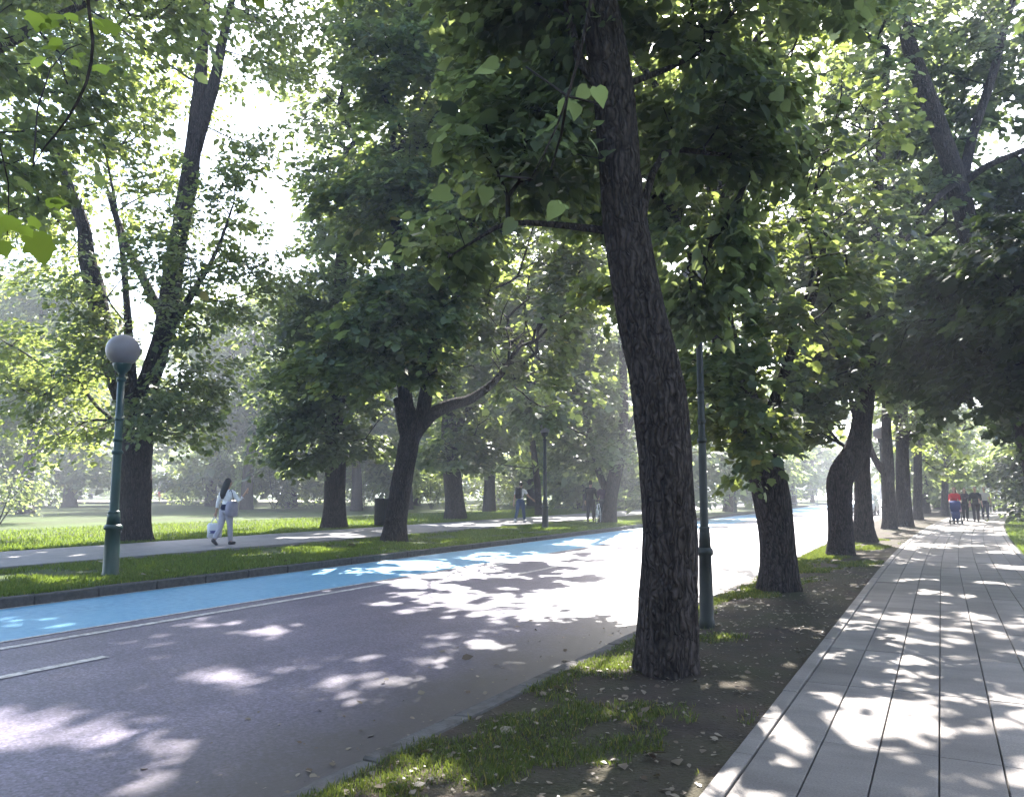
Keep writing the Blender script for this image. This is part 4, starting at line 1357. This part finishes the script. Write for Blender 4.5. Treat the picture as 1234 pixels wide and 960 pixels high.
def lamp(label, loc, rz=0., GREEN=GREEN, slim=1.):
    root = thing('street_lamp', label, 'street lamp', loc, rz, 'globe lamps along the road')
    m = MB(); m.lathe([(.145, -.1), (.145, .05), (.13, .08), (.125, .5), (.115, .78), (.15, .80), (.15, .85), (.12, .88)], n=24); m.build('base', GREEN, root)
    m = MB(); m.lathe([(.112, .88), (.10, 1.05), (.078, 1.12), (.074, 2.1), (.068, 2.12), (.062, 3.42)], n=20)
    m.build('post', GREEN, root)
    for z, r_ in ((1.08, .098), (2.12, .094), (2.34, .082), (2.7, .078), (3.40, .078)):
        m = MB(); m.lathe([(r_ * .8, z - .035), (r_, z - .02), (r_, z + .02), (r_ * .8, z + .035)], n=20); m.build('collar', GREEN, root)
    m = MB(); m.lathe([(.05, 3.42), (.055, 3.5), (.13, 3.58), (.155, 3.66), (.15, 3.70)], n=20); m.build('cup', GREEN, root)
    m = MB(); m.ball((0, 0, 3.92), .283, 28, 18); m.build('globe', GLOBE, root)
    if slim != 1:
        for c_ in root.children:
            if c_.name.split('.')[0] != 'globe':
                c_.scale = (slim, slim, 1)


g = gnd(133, 694, .03)
lamp('green lamp post with round frosted globe at left, before the massive forked tree', g)
lamp('dark lamp post standing right beside the big leaning trunk', gnd(852, 753, -.04), .4, GREEN_SHADED, .62)
lamp('slim lamp post on the grass right of the walking man with the backpack', gnd(657, 637, .02), .8, GREEN_SHADED, .95)
q = at(1060, 514, 33.5)
lamp('lamp whose globe shows among leaves above the white car', (q[0], q[1], -.04), .2, GREEN_SHADED, .8)
q = gnd(886, 617, .03)
lamp('most distant lamp post, a thin line before the far railing', q, .3)

# litter bin
q = gnd(461, 633.5, .10)
root = thing('litter_bin', 'dark slatted litter bin behind the right leaning trunk by the footway', 'bin', q)
m = MB(); m.lathe([(.27, .05), (.29, 1.0)], n=22); m.build('liner', DARKM, root)
m = MB()
for i in range(22):
    a = 2 * math.pi * i / 22
    m.box((.315 * math.cos(a), .315 * math.sin(a), .55), (.025, .06, .98), a, .006)
m.lathe([(.325, .18), (.333, .18), (.333, .22), (.325, .22), (.325, .18)], n=22, closed=False)
m.build('slat_wall', simple('bin_slat', (.05, .042, .038), .6, 0, .3, .3, 9), root)
m = MB(); m.lathe([(.30, 1.02), (.345, 1.02), (.345, 1.07), (.30, 1.08), (.30, 1.02)], n=24, closed=False); m.build('rim', DARKM, root)
m = MB(); m.lathe([(.28, 0), (.28, .05), (.1, .06)], n=20); m.build('foot', DARKM, root)

# far railing
A_, B_ = gnd(838, 609, .05), gnd(985, 609, .05)
root = thing('railing_fence', 'grey metal railing far off across the road, between the leaning tree and its neighbour', 'fence', A_)
FM = simple('railing_paint', (.20, .20, .21), .5, .4, .5, .1, 4)
dv = B_ - A_; Ln = float(np.linalg.norm(dv)); an = math.atan2(dv[1], dv[0])
for z in (.25, .95, 1.5):
    m = MB(); m.box((dv[0] / 2, dv[1] / 2, z), (Ln, .05, .06), an, .01); m.build('rail', FM, root)
for i in range(7):
    f = i / 6
    m = MB(); m.box((dv[0] * f, dv[1] * f, .78), (.08, .08, 1.62), an, .01); m.build('post', FM, root)

# ------------------------------------------------------------------ people
SKIN = simple('skin', (.42, .26, .19), .55, 0, .4, .08, 5)
HAIR = simple('dark_hair', (.014, .011, .010), .45, 0, .5, .3, 30)
HAIRB = simple('brown_hair', (.06, .035, .02), .5, 0, .5, .3, 30)
EYE = simple('eye', (.02, .015, .012), .2)


def cloth(name, c):
    return simple(name, c, .85, 0, .15, .12, 10, .25)


def remeshed(name, mb, vox, m, parent, smooth=4):
    me = mb.mesh(name, m)
    o = bpy.data.objects.new(name, me)
    COL.objects.link(o)
    r = o.modifiers.new('r', 'REMESH'); r.mode = 'VOXEL'; r.voxel_size = vox; r.use_smooth_shade = True
    s = o.modifiers.new('s', 'SMOOTH'); s.iterations = smooth; s.factor = .5
    bpy.context.view_layer.update()
    me2 = bpy.data.meshes.new_from_object(o.evaluated_get(bpy.context.evaluated_depsgraph_get()))
    o.modifiers.clear()
    o.data = me2
    if not me2.materials:
        me2.materials.append(m)
    me2.name = name
    bpy.data.meshes.remove(me)
    o.parent = parent
    return o


def person(label, loc, heading, H, legs, arms, top, bottom, shoe, hair, group=None, long_hair=False, sleeve=.5, female=False, lean=0., vox=.011, turn=0., skirt=None):
    """heading: angle from +Y towards -X. legs: (hip, knee) for left, right; arms: (forward, out, bend, twist-out) for left, right"""
    k = H
    root = thing('person', label, 'person', loc, heading, group)
    wid = .95 if female else 1.05
    J = {}
    zmin = 9
    for s, nm in ((-1, 'l'), (1, 'r')):
        a, kn = legs[0 if s < 0 else 1]
        hip = np.array([s * .052 * k, 0, 0.])
        knee = hip + .25 * k * np.array([0, math.sin(a), -math.cos(a)])
        ank = knee + .235 * k * np.array([0, math.sin(a - kn), -math.cos(a - kn)])
        J['hip' + nm], J['knee' + nm], J['ank' + nm] = hip, knee, ank
        J['fa' + nm] = a - kn
        zmin = min(zmin, ank[2] - .04 * k - max(0, math.sin(-(a - kn))) * .0)
    dz = -zmin
    for key in list(J):
        if key[:2] != 'fa':
            J[key] = J[key] + np.array([0, 0, dz])
    pz = dz
    L = lambda f: np.array([0, math.sin(lean) * f * k, math.cos(lean) * f * k])
    base = np.array([0, 0, pz])
    J['waist'] = base + L(.10); J['chest'] = base + L(.22); J['neck'] = base + L(.315); J['head'] = base + L(.40) + np.array([0, .012 * k, 0])
    for s, nm in ((-1, 'l'), (1, 'r')):
        f, o_, be, tw = arms[0 if s < 0 else 1]
        sh = base + L(.285) + np.array([s * .108 * k * wid, 0, 0])
        el = sh + .172 * k * np.array([s * math.sin(o_), math.sin(f) * math.cos(o_), -math.cos(f) * math.cos(o_)])
        f2, o2 = f + be, o_ + tw
        fd = np.array([s * math.sin(o2), math.sin(f2) * math.cos(o2), -math.cos(f2) * math.cos(o2)])
        wr = el + .15 * k * fd
        J['sh' + nm], J['el' + nm], J['wr' + nm], J['fd' + nm] = sh, el, wr, fd
    J['base'] = base

    def torso(m, g=0.):
        w = wid
        m.ball(base + L(.0), ((.088 + g) * k, (.066 + g) * k, (.07 + g) * k))
        m.ball(J['waist'], ((.072 * w + g) * k, (.055 + g) * k, (.10 + g) * k))
        m.ball(J['chest'], ((.092 * w + g) * k, (.064 + g) * k, (.105 + g) * k))
        m.tube([J['shl'], J['chest'] + L(.062), J['shr']], [(.036 + g) * k, (.045 + g) * k, (.036 + g) * k], 10)

    def legm(m, nm, g=0., end=1.):
        h, kn, an_ = J['hip' + nm], J['knee' + nm], J['ank' + nm]
        m.tube([h + [0, 0, .02 * k], h * .6 + kn * .4, kn, kn * .6 + an_ * .4, kn * (1 - end) + an_ * end], [(.056 + g) * k, (.05 + g) * k, (.035 + g) * k, (.034 + g) * k, (.021 + g * 1.6) * k], 12)

    def armm(m, nm, g=0., f=1.):
        pts = [J['sh' + nm], J['el' + nm]]
        rr = [(.034 + g) * k, (.025 + g) * k]
        if f > 1:
            pts.append(J['el' + nm] * (2 - f) + J['wr' + nm] * (f - 1)); rr.append((.017 + g) * k)
        else:
            pts[1] = J['sh' + nm] * (1 - f) + J['el' + nm] * f
        m.tube(pts, rr, 10)

    m = MB()
    torso(m)
    m.tube([J['chest'], J['neck'], J['head']], [.045 * k, .031 * k, .033 * k], 12)
    hd = J['head'] + np.array([0, 0, .035 * k])
    m.ball(hd, (.045 * k, .055 * k, .066 * k))
    m.ball(hd + np.array([0, .012 * k, -.035 * k]), (.036 * k, .042 * k, .035 * k))
    m.ball(hd + np.array([0, .055 * k, -.012 * k]), (.007 * k, .012 * k, .014 * k), 8, 6)
    for s in (-1, 1):
        m.ball(hd + np.array([s * .046 * k, -.004 * k, -.008 * k]), (.006 * k, .012 * k, .018 * k), 8, 6)
    for s, nm in ((-1, 'l'), (1, 'r')):
        armm(m, nm, 0, 2)
        legm(m, nm)
        fd, wr = J['fd' + nm], J['wr' + nm]
        sd_ = unit(np.cross(fd, np.array([1., 0, 0])) + 1e-6)      # across the palm
        nn = np.cross(sd_, fd)
        pc = wr + fd * .03 * k
        m.tube([wr, pc, pc + fd * .022 * k], [.015 * k, .02 * k, .02 * k], 8)
        for q_ in range(4):
            o_ = sd_ * (.0155 - .0103 * q_) * k
            ln = (.040, .047, .044, .034)[q_] * k
            b0 = pc + fd * .012 * k + o_
            b1 = b0 + fd * (ln * .6 + .012 * k) - nn * s * .004 * k
            b2 = b1 + unit(fd - nn * s * .7) * ln * .5
            m.tube([b0, b1, b2], [.0062 * k, .0056 * k, .0048 * k], 6)
        t0 = wr + fd * .016 * k + sd_ * .013 * k
        t1 = t0 + unit(fd * .6 + sd_) * .025 * k
        m.tube([t0, t1, t1 + unit(fd + sd_ * .2) * .022 * k], [.0085 * k, .0075 * k, .006 * k], 6)
        an_ = J['ank' + nm]
        fa = J['fa' + nm]
        toe = np.array([0, math.cos(fa), min(.3, math.sin(fa))])
        m.tube([an_ - toe * .03 * k + [0, 0, -.018 * k], an_ + toe * .03 * k + [0, 0, -.02 * k], an_ + toe * .095 * k + [0, 0, -.026 * k]], [.02 * k, .021 * k, .013 * k], 8)
    remeshed('body', m, vox * .62, SKIN, root, 2)
    m = MB(); torso(m, .006)
    for nm in 'lr':
        armm(m, nm, .008, sleeve)
    remeshed('top', m, vox, top, root)
    m = MB()
    m.ball(base, (.097 * k, .076 * k, .075 * k))
    m.ball(base + L(.05), (.082 * k, .066 * k, .05 * k))
    for nm in 'lr':
        legm(m, nm, .008, .93)
    remeshed('trousers', m, vox, bottom, root)
    for nm in 'lr':
        an_ = J['ank' + nm]
        fa = J['fa' + nm]
        toe = np.array([0, math.cos(fa), math.sin(fa) if fa < 0 else min(.3, math.sin(fa))])
        dn = np.array([0, toe[2], -toe[1]])
        m = MB()
        m.tube([an_ - toe * .032 * k + dn * .012 * k, an_ + toe * .03 * k + dn * .018 * k, an_ + toe * .105 * k + dn * .024 * k], [.027 * k, .027 * k, .018 * k], 10)
        m.tube([an_ - toe * .03 * k + dn * .03 * k, an_ + toe * .1 * k + dn * .032 * k], [.02 * k, .017 * k], 8)
        remeshed('shoe', m, vox, shoe, root)
    m = MB()
    m.ball(hd + np.array([0, -.012 * k, .012 * k]), (.052 * k, .056 * k, .064 * k))
    if long_hair:
        m.tube([hd + np.array([0, -.03 * k, .0]), J['neck'] + np.array([-.02 * k, -.055 * k, .0]), J['chest'] + np.array([-.022 * k, -.072 * k, .02 * k]), J['chest'] + np.array([-.03 * k, -.07 * k, -.04 * k])], [.054 * k, .056 * k, .050 * k, .018 * k], 12)
    remeshed('hair', m, vox, hair, root)
    for s in (-1, 1):
        m = MB(); m.ball(hd + np.array([s * .018 * k, .052 * k, .004 * k]), (.007 * k, .004 * k, .004 * k), 8, 6); m.build('eye', EYE, root)
    m = MB(); m.ball(hd + np.array([0, .0535 * k, -.036 * k]), (.014 * k, .004 * k, .004 * k), 8, 6); m.build('mouth', simple('lips', (.30, .11, .10), .5), root)
    co, si = math.cos(heading), math.sin(heading)
    J['w'] = lambda p: np.asarray(loc, float) + np.array([p[0] * co - p[1] * si, p[0] * si + p[1] * co, p[2]])
    J['root'] = root
    J['L'] = L
    return J


WHITE = cloth('white_cotton', (.78, .76, .78))
BLACK = cloth('black_cloth', (.018, .018, .022))
NAVY = cloth('navy_cloth', (.02, .022, .05))
DENIM = cloth('blue_denim', (.055, .085, .16))
LILAC = cloth('grey_lilac_cloth', (.38, .36, .42))
WSHOE = simple('white_shoe', (.6, .6, .6), .6)
DSHOE = simple('dark_shoe', (.03, .03, .04), .6)

# the woman with the shopping bag
wl = gnd(271, 656, .10)
J = person('woman with long black hair in a white top, walking on the far footway at left', wl, R_(6), 1.66, ((R_(-12), R_(22)), (R_(9), R_(4))), ((R_(-6), R_(20), R_(4), R_(-10)), (R_(22), R_(30), R_(125), R_(-14))),
           WHITE, LILAC, DSHOE, HAIR, None, True, 1.55, True, R_(2))
m = MB(); k = 1.66
m.ball(J['base'] + J['L'](.03), (.102 * k, .08 * k, .075 * k)); m.ball(J['base'] + J['L'](.075), (.09 * k, .074 * k, .045 * k))
remeshed('waist_jacket', m, .012, NAVY, J['root'])


def tote(label, name, p_top, rz, w, h, dpt, m0, strap_pts, stripe=None, cat='bag', group=None):
    """bag hanging from p_top (world); strap_pts relative to p_top"""
    root = thing(name, label, cat, p_top, rz, group)
    m = MB()
    z1 = strap_pts[0][2]
    rings = [(.86, .55, 0), (1.0, 1.0, -.16), (1.02, 1.08, -.6), (.96, 1.0, -.93), (.80, .7, -1.0)]
    V = []
    n = 16
    for (a, b_, z) in rings:
        for i in range(n):
            t = 2 * math.pi * i / n
            c_, s_ = math.cos(t), math.sin(t)
            V.append((w / 2 * a * math.copysign(abs(c_) ** .45, c_) + .01 * math.sin(z * 9 + i), dpt / 2 * b_ * math.copysign(abs(s_) ** .5, s_), z1 + z * h))
    F = [(r_ * n + i, (r_ + 1) * n + i, (r_ + 1) * n + (i + 1) % n, r_ * n + (i + 1) % n) for r_ in range(len(rings) - 1) for i in range(n)]
    F += [tuple(range(n)), tuple(range(len(V) - 1, len(V) - n - 1, -1))]
    m.add(V, F, True)
    bd = m.build('bag_body', m0, root)
    for s in (-1, 1):
        m = MB()
        pts = [(x, y + s * dpt * .2, z) for (x, y, z) in strap_pts]
        q_ = catmull(pts, .03)
        m.tube(q_, .009, 6)
        m.build('strap', stripe or m0, root)
    return root, z1


r0, z1 = tote('white shopping bag with a blue stripe in the left hand of the woman', 'shopping_bag', J['w'](J['wrl'] + J['fdl'] * .085 * k), R_(60), .36, .38, .17, simple('white_plastic', (.66, .66, .70), .4, 0, .5, .08, 6), [(-.09, 0, -.14), (-.03, 0, -.02), (0, 0, 0), (.03, 0, -.02), (.09, 0, -.14)])
m = MB()
V = []
for z in (-.22, -.29):
    for i in range(16):
        t = 2 * math.pi * i / 16; c_, s_ = math.cos(t), math.sin(t)
        V.append((.176 * math.copysign(abs(c_) ** .45, c_), .094 * math.copysign(abs(s_) ** .5, s_), z1 + z + .03))
m.add(V, [(i, 16 + i, 16 + (i + 1) % 16, (i + 1) % 16) for i in range(16)], True)
m.build('stripe', simple('blue_print', (.10, .10, .25), .4), r0)
sh = J['w'](J['shr'] + np.array([-.01, 0, .045 * k]))
tote('grey lilac tote bag hanging from the right shoulder of the long haired woman', 'tote_bag', sh, R_(10), .15, .40, .36, cloth('tote_cloth', (.30, .28, .35)),
     [(.10, 0, -.30), (.06, 0, -.12), (.0, 0, 0), (-.03, 0, -.06)], cloth('dark_strap', (.03, .03, .06)))

# the man with the backpack
ml = gnd(627, 628.5, .10)
J = person('man in a white shirt and blue jeans walking away, right of the thick straight trunk', ml, R_(2), 1.74, ((R_(-16), R_(14)), (R_(20), R_(8))), ((R_(-14), R_(10), R_(16), 0), (R_(30), R_(22), R_(20), R_(8))), WHITE, DENIM, WSHOE, HAIR, None, False, .62, False, R_(3))
k = 1.74
bp_ = J['w'](J['chest'] + np.array([0, -.105 * k, .0]))
root = thing('backpack', 'black backpack on the back of the man in blue jeans', 'backpack', bp_, R_(2))
m = MB(); m.box((0, -.02, -.02), (.30, .17, .46), 0, .05); m.ball((0, -.03, .19), (.145, .09, .09))
remeshed('pack', m, .014, BLACK, root, 6)
m = MB(); m.box((0, -.13, -.10), (.22, .07, .20), 0, .03); remeshed('pocket', m, .012, BLACK, root, 4)
for s in (-1, 1):
    m = MB(); q_ = catmull([(s * .10, .06, .16), (s * .115, .16, .225), (s * .12, .29, .12), (s * .13, .28, -.08), (s * .14, .08, -.18)], .04); m.tube(q_, .016, 6); m.build('strap', BLACK, root)

# two people with a bicycle
pl = gnd(712, 627.5, .10)
person('person in black clothes on the footway left of the bicycle', pl, R_(8), 1.78, ((R_(-8), R_(10)), (R_(12), R_(6))), ((R_(8), R_(8), R_(10), 0), (R_(10), R_(12), R_(30), 0)), BLACK, cloth('black_jeans', (.02, .02, .026)), DSHOE, HAIR, 'people by the bicycle', False, 1.8)
pl2 = gnd(725, 628.5, .10)
J = person('person in a dark purple top pushing the white bicycle', pl2 + [0.0, .2, 0], R_(8), 1.72, ((R_(-14), R_(18)), (R_(16), R_(6))), ((R_(28), R_(10), R_(46), 0), (R_(30), R_(12), R_(44), 0)), cloth('purple_cloth', (.05, .025, .06)), cloth('dark_trousers', (.03, .028, .035)), DSHOE, HAIRB, 'people by the bicycle', False, 1.8)


def bicycle(label, loc, rz):
    root = thing('bicycle', label, 'bicycle', loc, rz)
    WF = simple('white_frame', (.7, .7, .7), .3)
    RUB = simple('tyre_rubber', (.02, .02, .02), .8)
    for y in (-.52, .52):
        w = MB(); w.torus((0, y, .34), .315, .009, 'x', 28, 6)
        for i in range(14):
            a = 2 * math.pi * i / 14
            w.tube([(0.012 if i % 2 else -.012, y, .34), (0, y + .31 * math.cos(a), .34 + .31 * math.sin(a))], .0018, 4)
        w.tube([(-.04, y, .34), (.04, y, .34)], .02, 8)
        o = w.build('wheel', simple('wheel_alloy', (.5, .5, .52), .35, .8), root)
        t = MB(); t.torus((0, y, .34), .33, .018, 'x', 28, 8); t.build('tyre', RUB, o)
    bb, st, hd_, hb = (0, -.08, .29), (0, -.24, .78), (0, .36, .80), (0, .40, .64)
    m = MB()
    for a, b_ in ((bb, st), (st, hd_), (bb, hb), (hd_, hb)):
        m.tube([a, b_], .017, 8)
    for s in (-1, 1):
        m.tube([bb, (s * .045, -.52, .34)], .010, 6); m.tube([st, (s * .045, -.52, .34)], .009, 6); m.tube([hb, (s * .045, .45, .5), (s * .045, .52, .34)], .011, 6)
    m.build('frame', WF, root)
    m = MB(); m.tube([st, (0, -.28, .90)], .013, 8); m.ball((0, -.30, .93), (.075, .13, .03)); m.build('saddle', RUB, root)
    m = MB(); m.tube([hd_, (0, .34, .95)], .013, 8); m.tube([(-.28, .24, 1.0), (-.14, .36, .97), (0, .36, .96), (.14, .36, .97), (.28, .24, 1.0)], .012, 8); m.build('handlebar', DARKM, root)
    m = MB(); m.torus((.05, -.08, .29), .085, .006, 'x', 20, 6); m.tube([(.05, -.08, .29), (.07, -.02, .14)], .01, 6); m.tube([(-.05, -.08, .29), (-.07, -.14, .44)], .01, 6); m.box((.11, -.02, .135), (.09, .08, .02), 0, .005); m.box((-.11, -.14, .445), (.09, .08, .02), 0, .005); m.build('pedal_crank', DARKM, root)


bl_ = gnd(721, 630, .10)
bicycle('white framed bicycle by the trunk with the low left limb', (bl_[0], bl_[1], .10), R_(14))

# a walker far across the lawn
fl = at(192, 604, 92.0)
person('tiny walker in a dark top on the far pale path', (fl[0], fl[1], .30), R_(70), 1.72, ((R_(-16), R_(16)), (R_(20), R_(6))), ((R_(14), R_(8), R_(14), 0), (R_(-12), R_(8), R_(14), 0)), NAVY, cloth('red_trousers', (.35, .05, .05)), DSHOE, HAIR, None, False, 1.8, vox=.02)

# the group coming along the paved path
PG = 'walkers on the paved path'


def on_path(px_, py_):
    return gnd(px_, py_, 0.0)


walk_a = ((R_(-14), R_(16)), (R_(18), R_(6)))
walk_b = ((R_(20), R_(6)), (R_(-15), R_(18)))
swing = ((R_(14), R_(8), R_(14), 0), (R_(-12), R_(8), R_(14), 0))
push = ((R_(30), R_(6), R_(44), 0), (R_(30), R_(6), R_(44), 0))
c0 = on_path(1152, 630.5)
person('walker in a bright red top behind the pushchair on the paved path', c0, math.pi + R_(2), 1.62, walk_a, push, cloth('red_cloth', (.50, .035, .04)), DENIM, DSHOE, HAIRB, PG, True, 1.5, True, vox=.014)
person('walker in a dark top with a pink bag beside the red top', on_path(1164, 627), math.pi - R_(3), 1.60, walk_b, swing, cloth('plum_cloth', (.035, .02, .03)), BLACK, DSHOE, HAIR, PG, True, 1.8, True, vox=.014)
person('walker dressed all in black in the middle of the paved path', on_path(1177, 628.5), math.pi, 1.64, walk_a, swing, BLACK, cloth('black_trousers', (.025, .018, .022)), DSHOE, HAIRB, PG, False, 1.2, vox=.014)
person('walker in a pale grey top and dark trousers at the right of the group', on_path(1188, 625.5), math.pi + R_(3), 1.66, walk_b, swing, cloth('pale_cloth', (.42, .40, .40)), NAVY, DSHOE, HAIR, PG, False, .6, vox=.014)
person('walker in dark clothes farther along the paved path behind the group', on_path(1196, 617), R_(-4), 1.70, walk_a, swing, cloth('charcoal_cloth', (.04, .04, .045)), BLACK, DSHOE, HAIR, PG, False, 1.8, vox=.02)
person('most distant walker on the paved path, in a white shirt', on_path(1203, 613.5), R_(-4), 1.70, walk_b, swing, WHITE, cloth('grey_trousers', (.16, .16, .17)), DSHOE, HAIRB, PG, False, .6, vox=.02)
q = on_path(1166, 626.5)
tote('pink bag carried by the walker in the dark top', 'shoulder_bag', (q[0] - .17, q[1] - .22, .86), 0, .34, .30, .12, cloth('pink_cloth', (.55, .32, .36)), [(-.08, 0, -.14), (-.03, 0, -.02), (0, 0, 0), (.03, 0, -.02), (.08, 0, -.14)])

# pushchair
s0 = c0 + np.array([.0, -.62, 0])
root = thing('pushchair', 'dark blue pushchair in front of the walker in red', 'pushchair', s0, math.pi + R_(2))
NB = cloth('blue_canvas', (.03, .04, .12))
m = MB(); m.box((0, .02, .48), (.38, .42, .08), 0, .03); m.box((0, -.17, .68), (.36, .08, .44), 0, .03); m.box((0, .26, .36), (.34, .06, .26), 0, .02); remeshed('seat', m, .016, NB, root, 5)
m = MB()
V = []; F = []
for i in range(9):
    a = R_(-25 + i * 17)
    for j in range(7):
        x = -.21 + .07 * j
        V.append((x, -.12 + .30 * math.sin(a) * (1 - .12 * abs(j - 3) / 3), .74 + .30 * math.cos(a) * (1 - .15 * abs(j - 3) / 3)))
for i in range(8):
    for j in range(6):
        F.append((i * 7 + j, i * 7 + j + 1, (i + 1) * 7 + j + 1, (i + 1) * 7 + j))
V2 = [(x * .94, y, z - .015) for x, y, z in V]
m.add(V + V2, F + [tuple(reversed([i + len(V) for i in f])) for f in F], True)
m.build('canopy', NB, root)
m = MB()
for s in (-1, 1):
    m.tube([(s * .22, .34, .12), (s * .22, -.1, .55), (s * .22, -.48, .98)], .013, 8)
    m.tube([(s * .22, -.34, .12), (s * .22, .08, .46)], .013, 8)
m.tube([(-.22, -.48, .98), (.22, -.48, .98)], .016, 8)
m.tube([(-.22, .34, .13), (.22, .34, .13)], .011, 8); m.tube([(-.22, -.34, .13), (.22, -.34, .13)], .011, 8)
m.build('frame', DARKM, root)
for x in (-.24, .24):
    for y in (-.34, .34):
        m = MB(); m.torus((x, y, .095), .075, .020, 'x', 18, 8); m.tube([(x - .02, y, .095), (x + .02, y, .095)], .05, 10); m.build('wheel', DARKM, root)

# ------------------------------------------------------------------ the white car
cl = np.array([-4.55, 57.0, -.116])
root = thing('parked_car', 'white car on the road seen between the trunks of the path side row', 'car', cl, math.pi + R_(-1))
CW = simple('white_car_paint', (.72, .72, .72), .25, 0, .6, .03, 2)
GLS = simple('car_glass', (.02, .025, .03), .08, 0, .8, .1, 1)


def loft(secs):
    """secs: (y, half width bottom, half width top, z bottom, z top) -> closed rounded body"""
    m = MB(); V = []; F = []
    n = 12
    for (y, wb, wt, zb, zt) in secs:
        h = zt - zb
        pr = [(-wb * .86, zb), (wb * .86, zb), (wb, zb + h * .14), (wb * 1.0, zb + h * .5), ((wb + wt) / 2, zb + h * .78), (wt, zb + h * .93), (wt * .82, zt), (-wt * .82, zt), (-wt, zb + h * .93), (-(wb + wt) / 2, zb + h * .78), (-wb, zb + h * .5), (-wb, zb + h * .14)]
        V += [(x, y, z) for x, z in pr]
    for r_ in range(len(secs) - 1):
        for i in range(n):
            F.append((r_ * n + i, r_ * n + (i + 1) % n, (r_ + 1) * n + (i + 1) % n, (r_ + 1) * n + i))
    F += [tuple(range(n - 1, -1, -1)), tuple(range((len(secs) - 1) * n, len(secs) * n))]
    m.add(V, F, True)
    return m


loft([(-2.1, .72, .62, .38, .86), (-2.0, .82, .76, .28, .98), (-1.2, .87, .80, .22, 1.0), (.4, .88, .80, .22, .98), (1.2, .87, .78, .22, .93), (1.85, .82, .70, .26, .80), (2.08, .70, .58, .36, .66)]).build('body', CW, root)
loft([(-1.95, .66, .55, .96, 1.02), (-1.55, .74, .58, .96, 1.36), (-.7, .76, .60, .96, 1.46), (.1, .75, .58, .96, 1.43), (.95, .70, .56, .94, 1.0)]).build('cabin', CW, root)
m = MB(); m.add([(-.60, .93, 1.01), (.60, .93, 1.01), (.52, .22, 1.40), (-.52, .22, 1.40), (-.60, .96, 1.03), (.60, .96, 1.03), (.52, .26, 1.425), (-.52, .26, 1.425)], [(4, 5, 6, 7), (3, 2, 1, 0), (0, 1, 5, 4), (1, 2, 6, 5), (2, 3, 7, 6), (3, 0, 4, 7)]); m.build('windscreen', GLS, root)
for s in (-1, 1):
    for (y0, y1, y2, y3) in ((-.55, .62, .05, -.55), (-1.5, -.62, -.62, -1.35)):
        m = MB(); V = [(s * .765, y0, 1.03), (s * .765, y1, 1.03), (s * .645, y2, 1.36), (s * .645, y3, 1.36)]
        V += [(x + s * .02, y, z + .006) for x, y, z in V]
        f = [(4, 5, 6, 7), (3, 2, 1, 0), (0, 1, 5, 4), (1, 2, 6, 5), (2, 3, 7, 6), (3, 0, 4, 7)]
        m.add(V, f if s > 0 else [tuple(reversed(q_)) for q_ in f]); m.build('side_window', GLS, root)
    m = MB(); m.ball((s * .60, 1.98, .66), (.17, .12, .075), 14, 8); m.build('headlight', simple('lamp_lens', (.75, .75, .78), .1), root)
    m = MB(); m.ball((s * .94, .62, 1.0), (.09, .06, .065), 12, 8); m.build('wing_mirror', CW, root)
    for y in (-1.3, 1.3):
        m = MB(); m.torus((s * .80, y, .32), .235, .085, 'x', 26, 10); w = m.build('tyre', simple('car_tyre', (.02, .02, .02), .8), root)
        m = MB(); m.tube([(s * .78, y, .32), (s * .865, y, .32)], [.17, .17], 18); m.build('rim', simple('rim_alloy', (.45, .45, .46), .3, .8), w)
m = MB(); m.box((0, 2.05, .45), (.9, .08, .14), 0, .02); m.build('grille', DARKM, root)
m = MB(); m.box((0, 2.10, .50), (.5, .03, .11), 0, .004); m.build('number_plate', simple('plate_white', (.7, .7, .68), .4), root)

# ------------------------------------------------------------------ the air
hz = MB()
hz.box((0, 300, 15.1), (3100, 3100, 33.0))
hm = bpy.data.materials.new('haze')
hm.use_nodes = True
hm.node_tree.nodes.clear()
ho = hm.node_tree.nodes.new('ShaderNodeOutputMaterial')
hv = hm.node_tree.nodes.new('ShaderNodeVolumePrincipled')
hv.inputs['Color'].default_value = (.86, .91, 1.0, 1)
hv.inputs['Density'].default_value = .0023
hv.inputs['Anisotropy'].default_value = .22
hm.node_tree.links.new(hv.outputs[0], ho.inputs['Volume'])
stuff(hz.build('haze', hm), 'thin pale haze in the air under the trees')
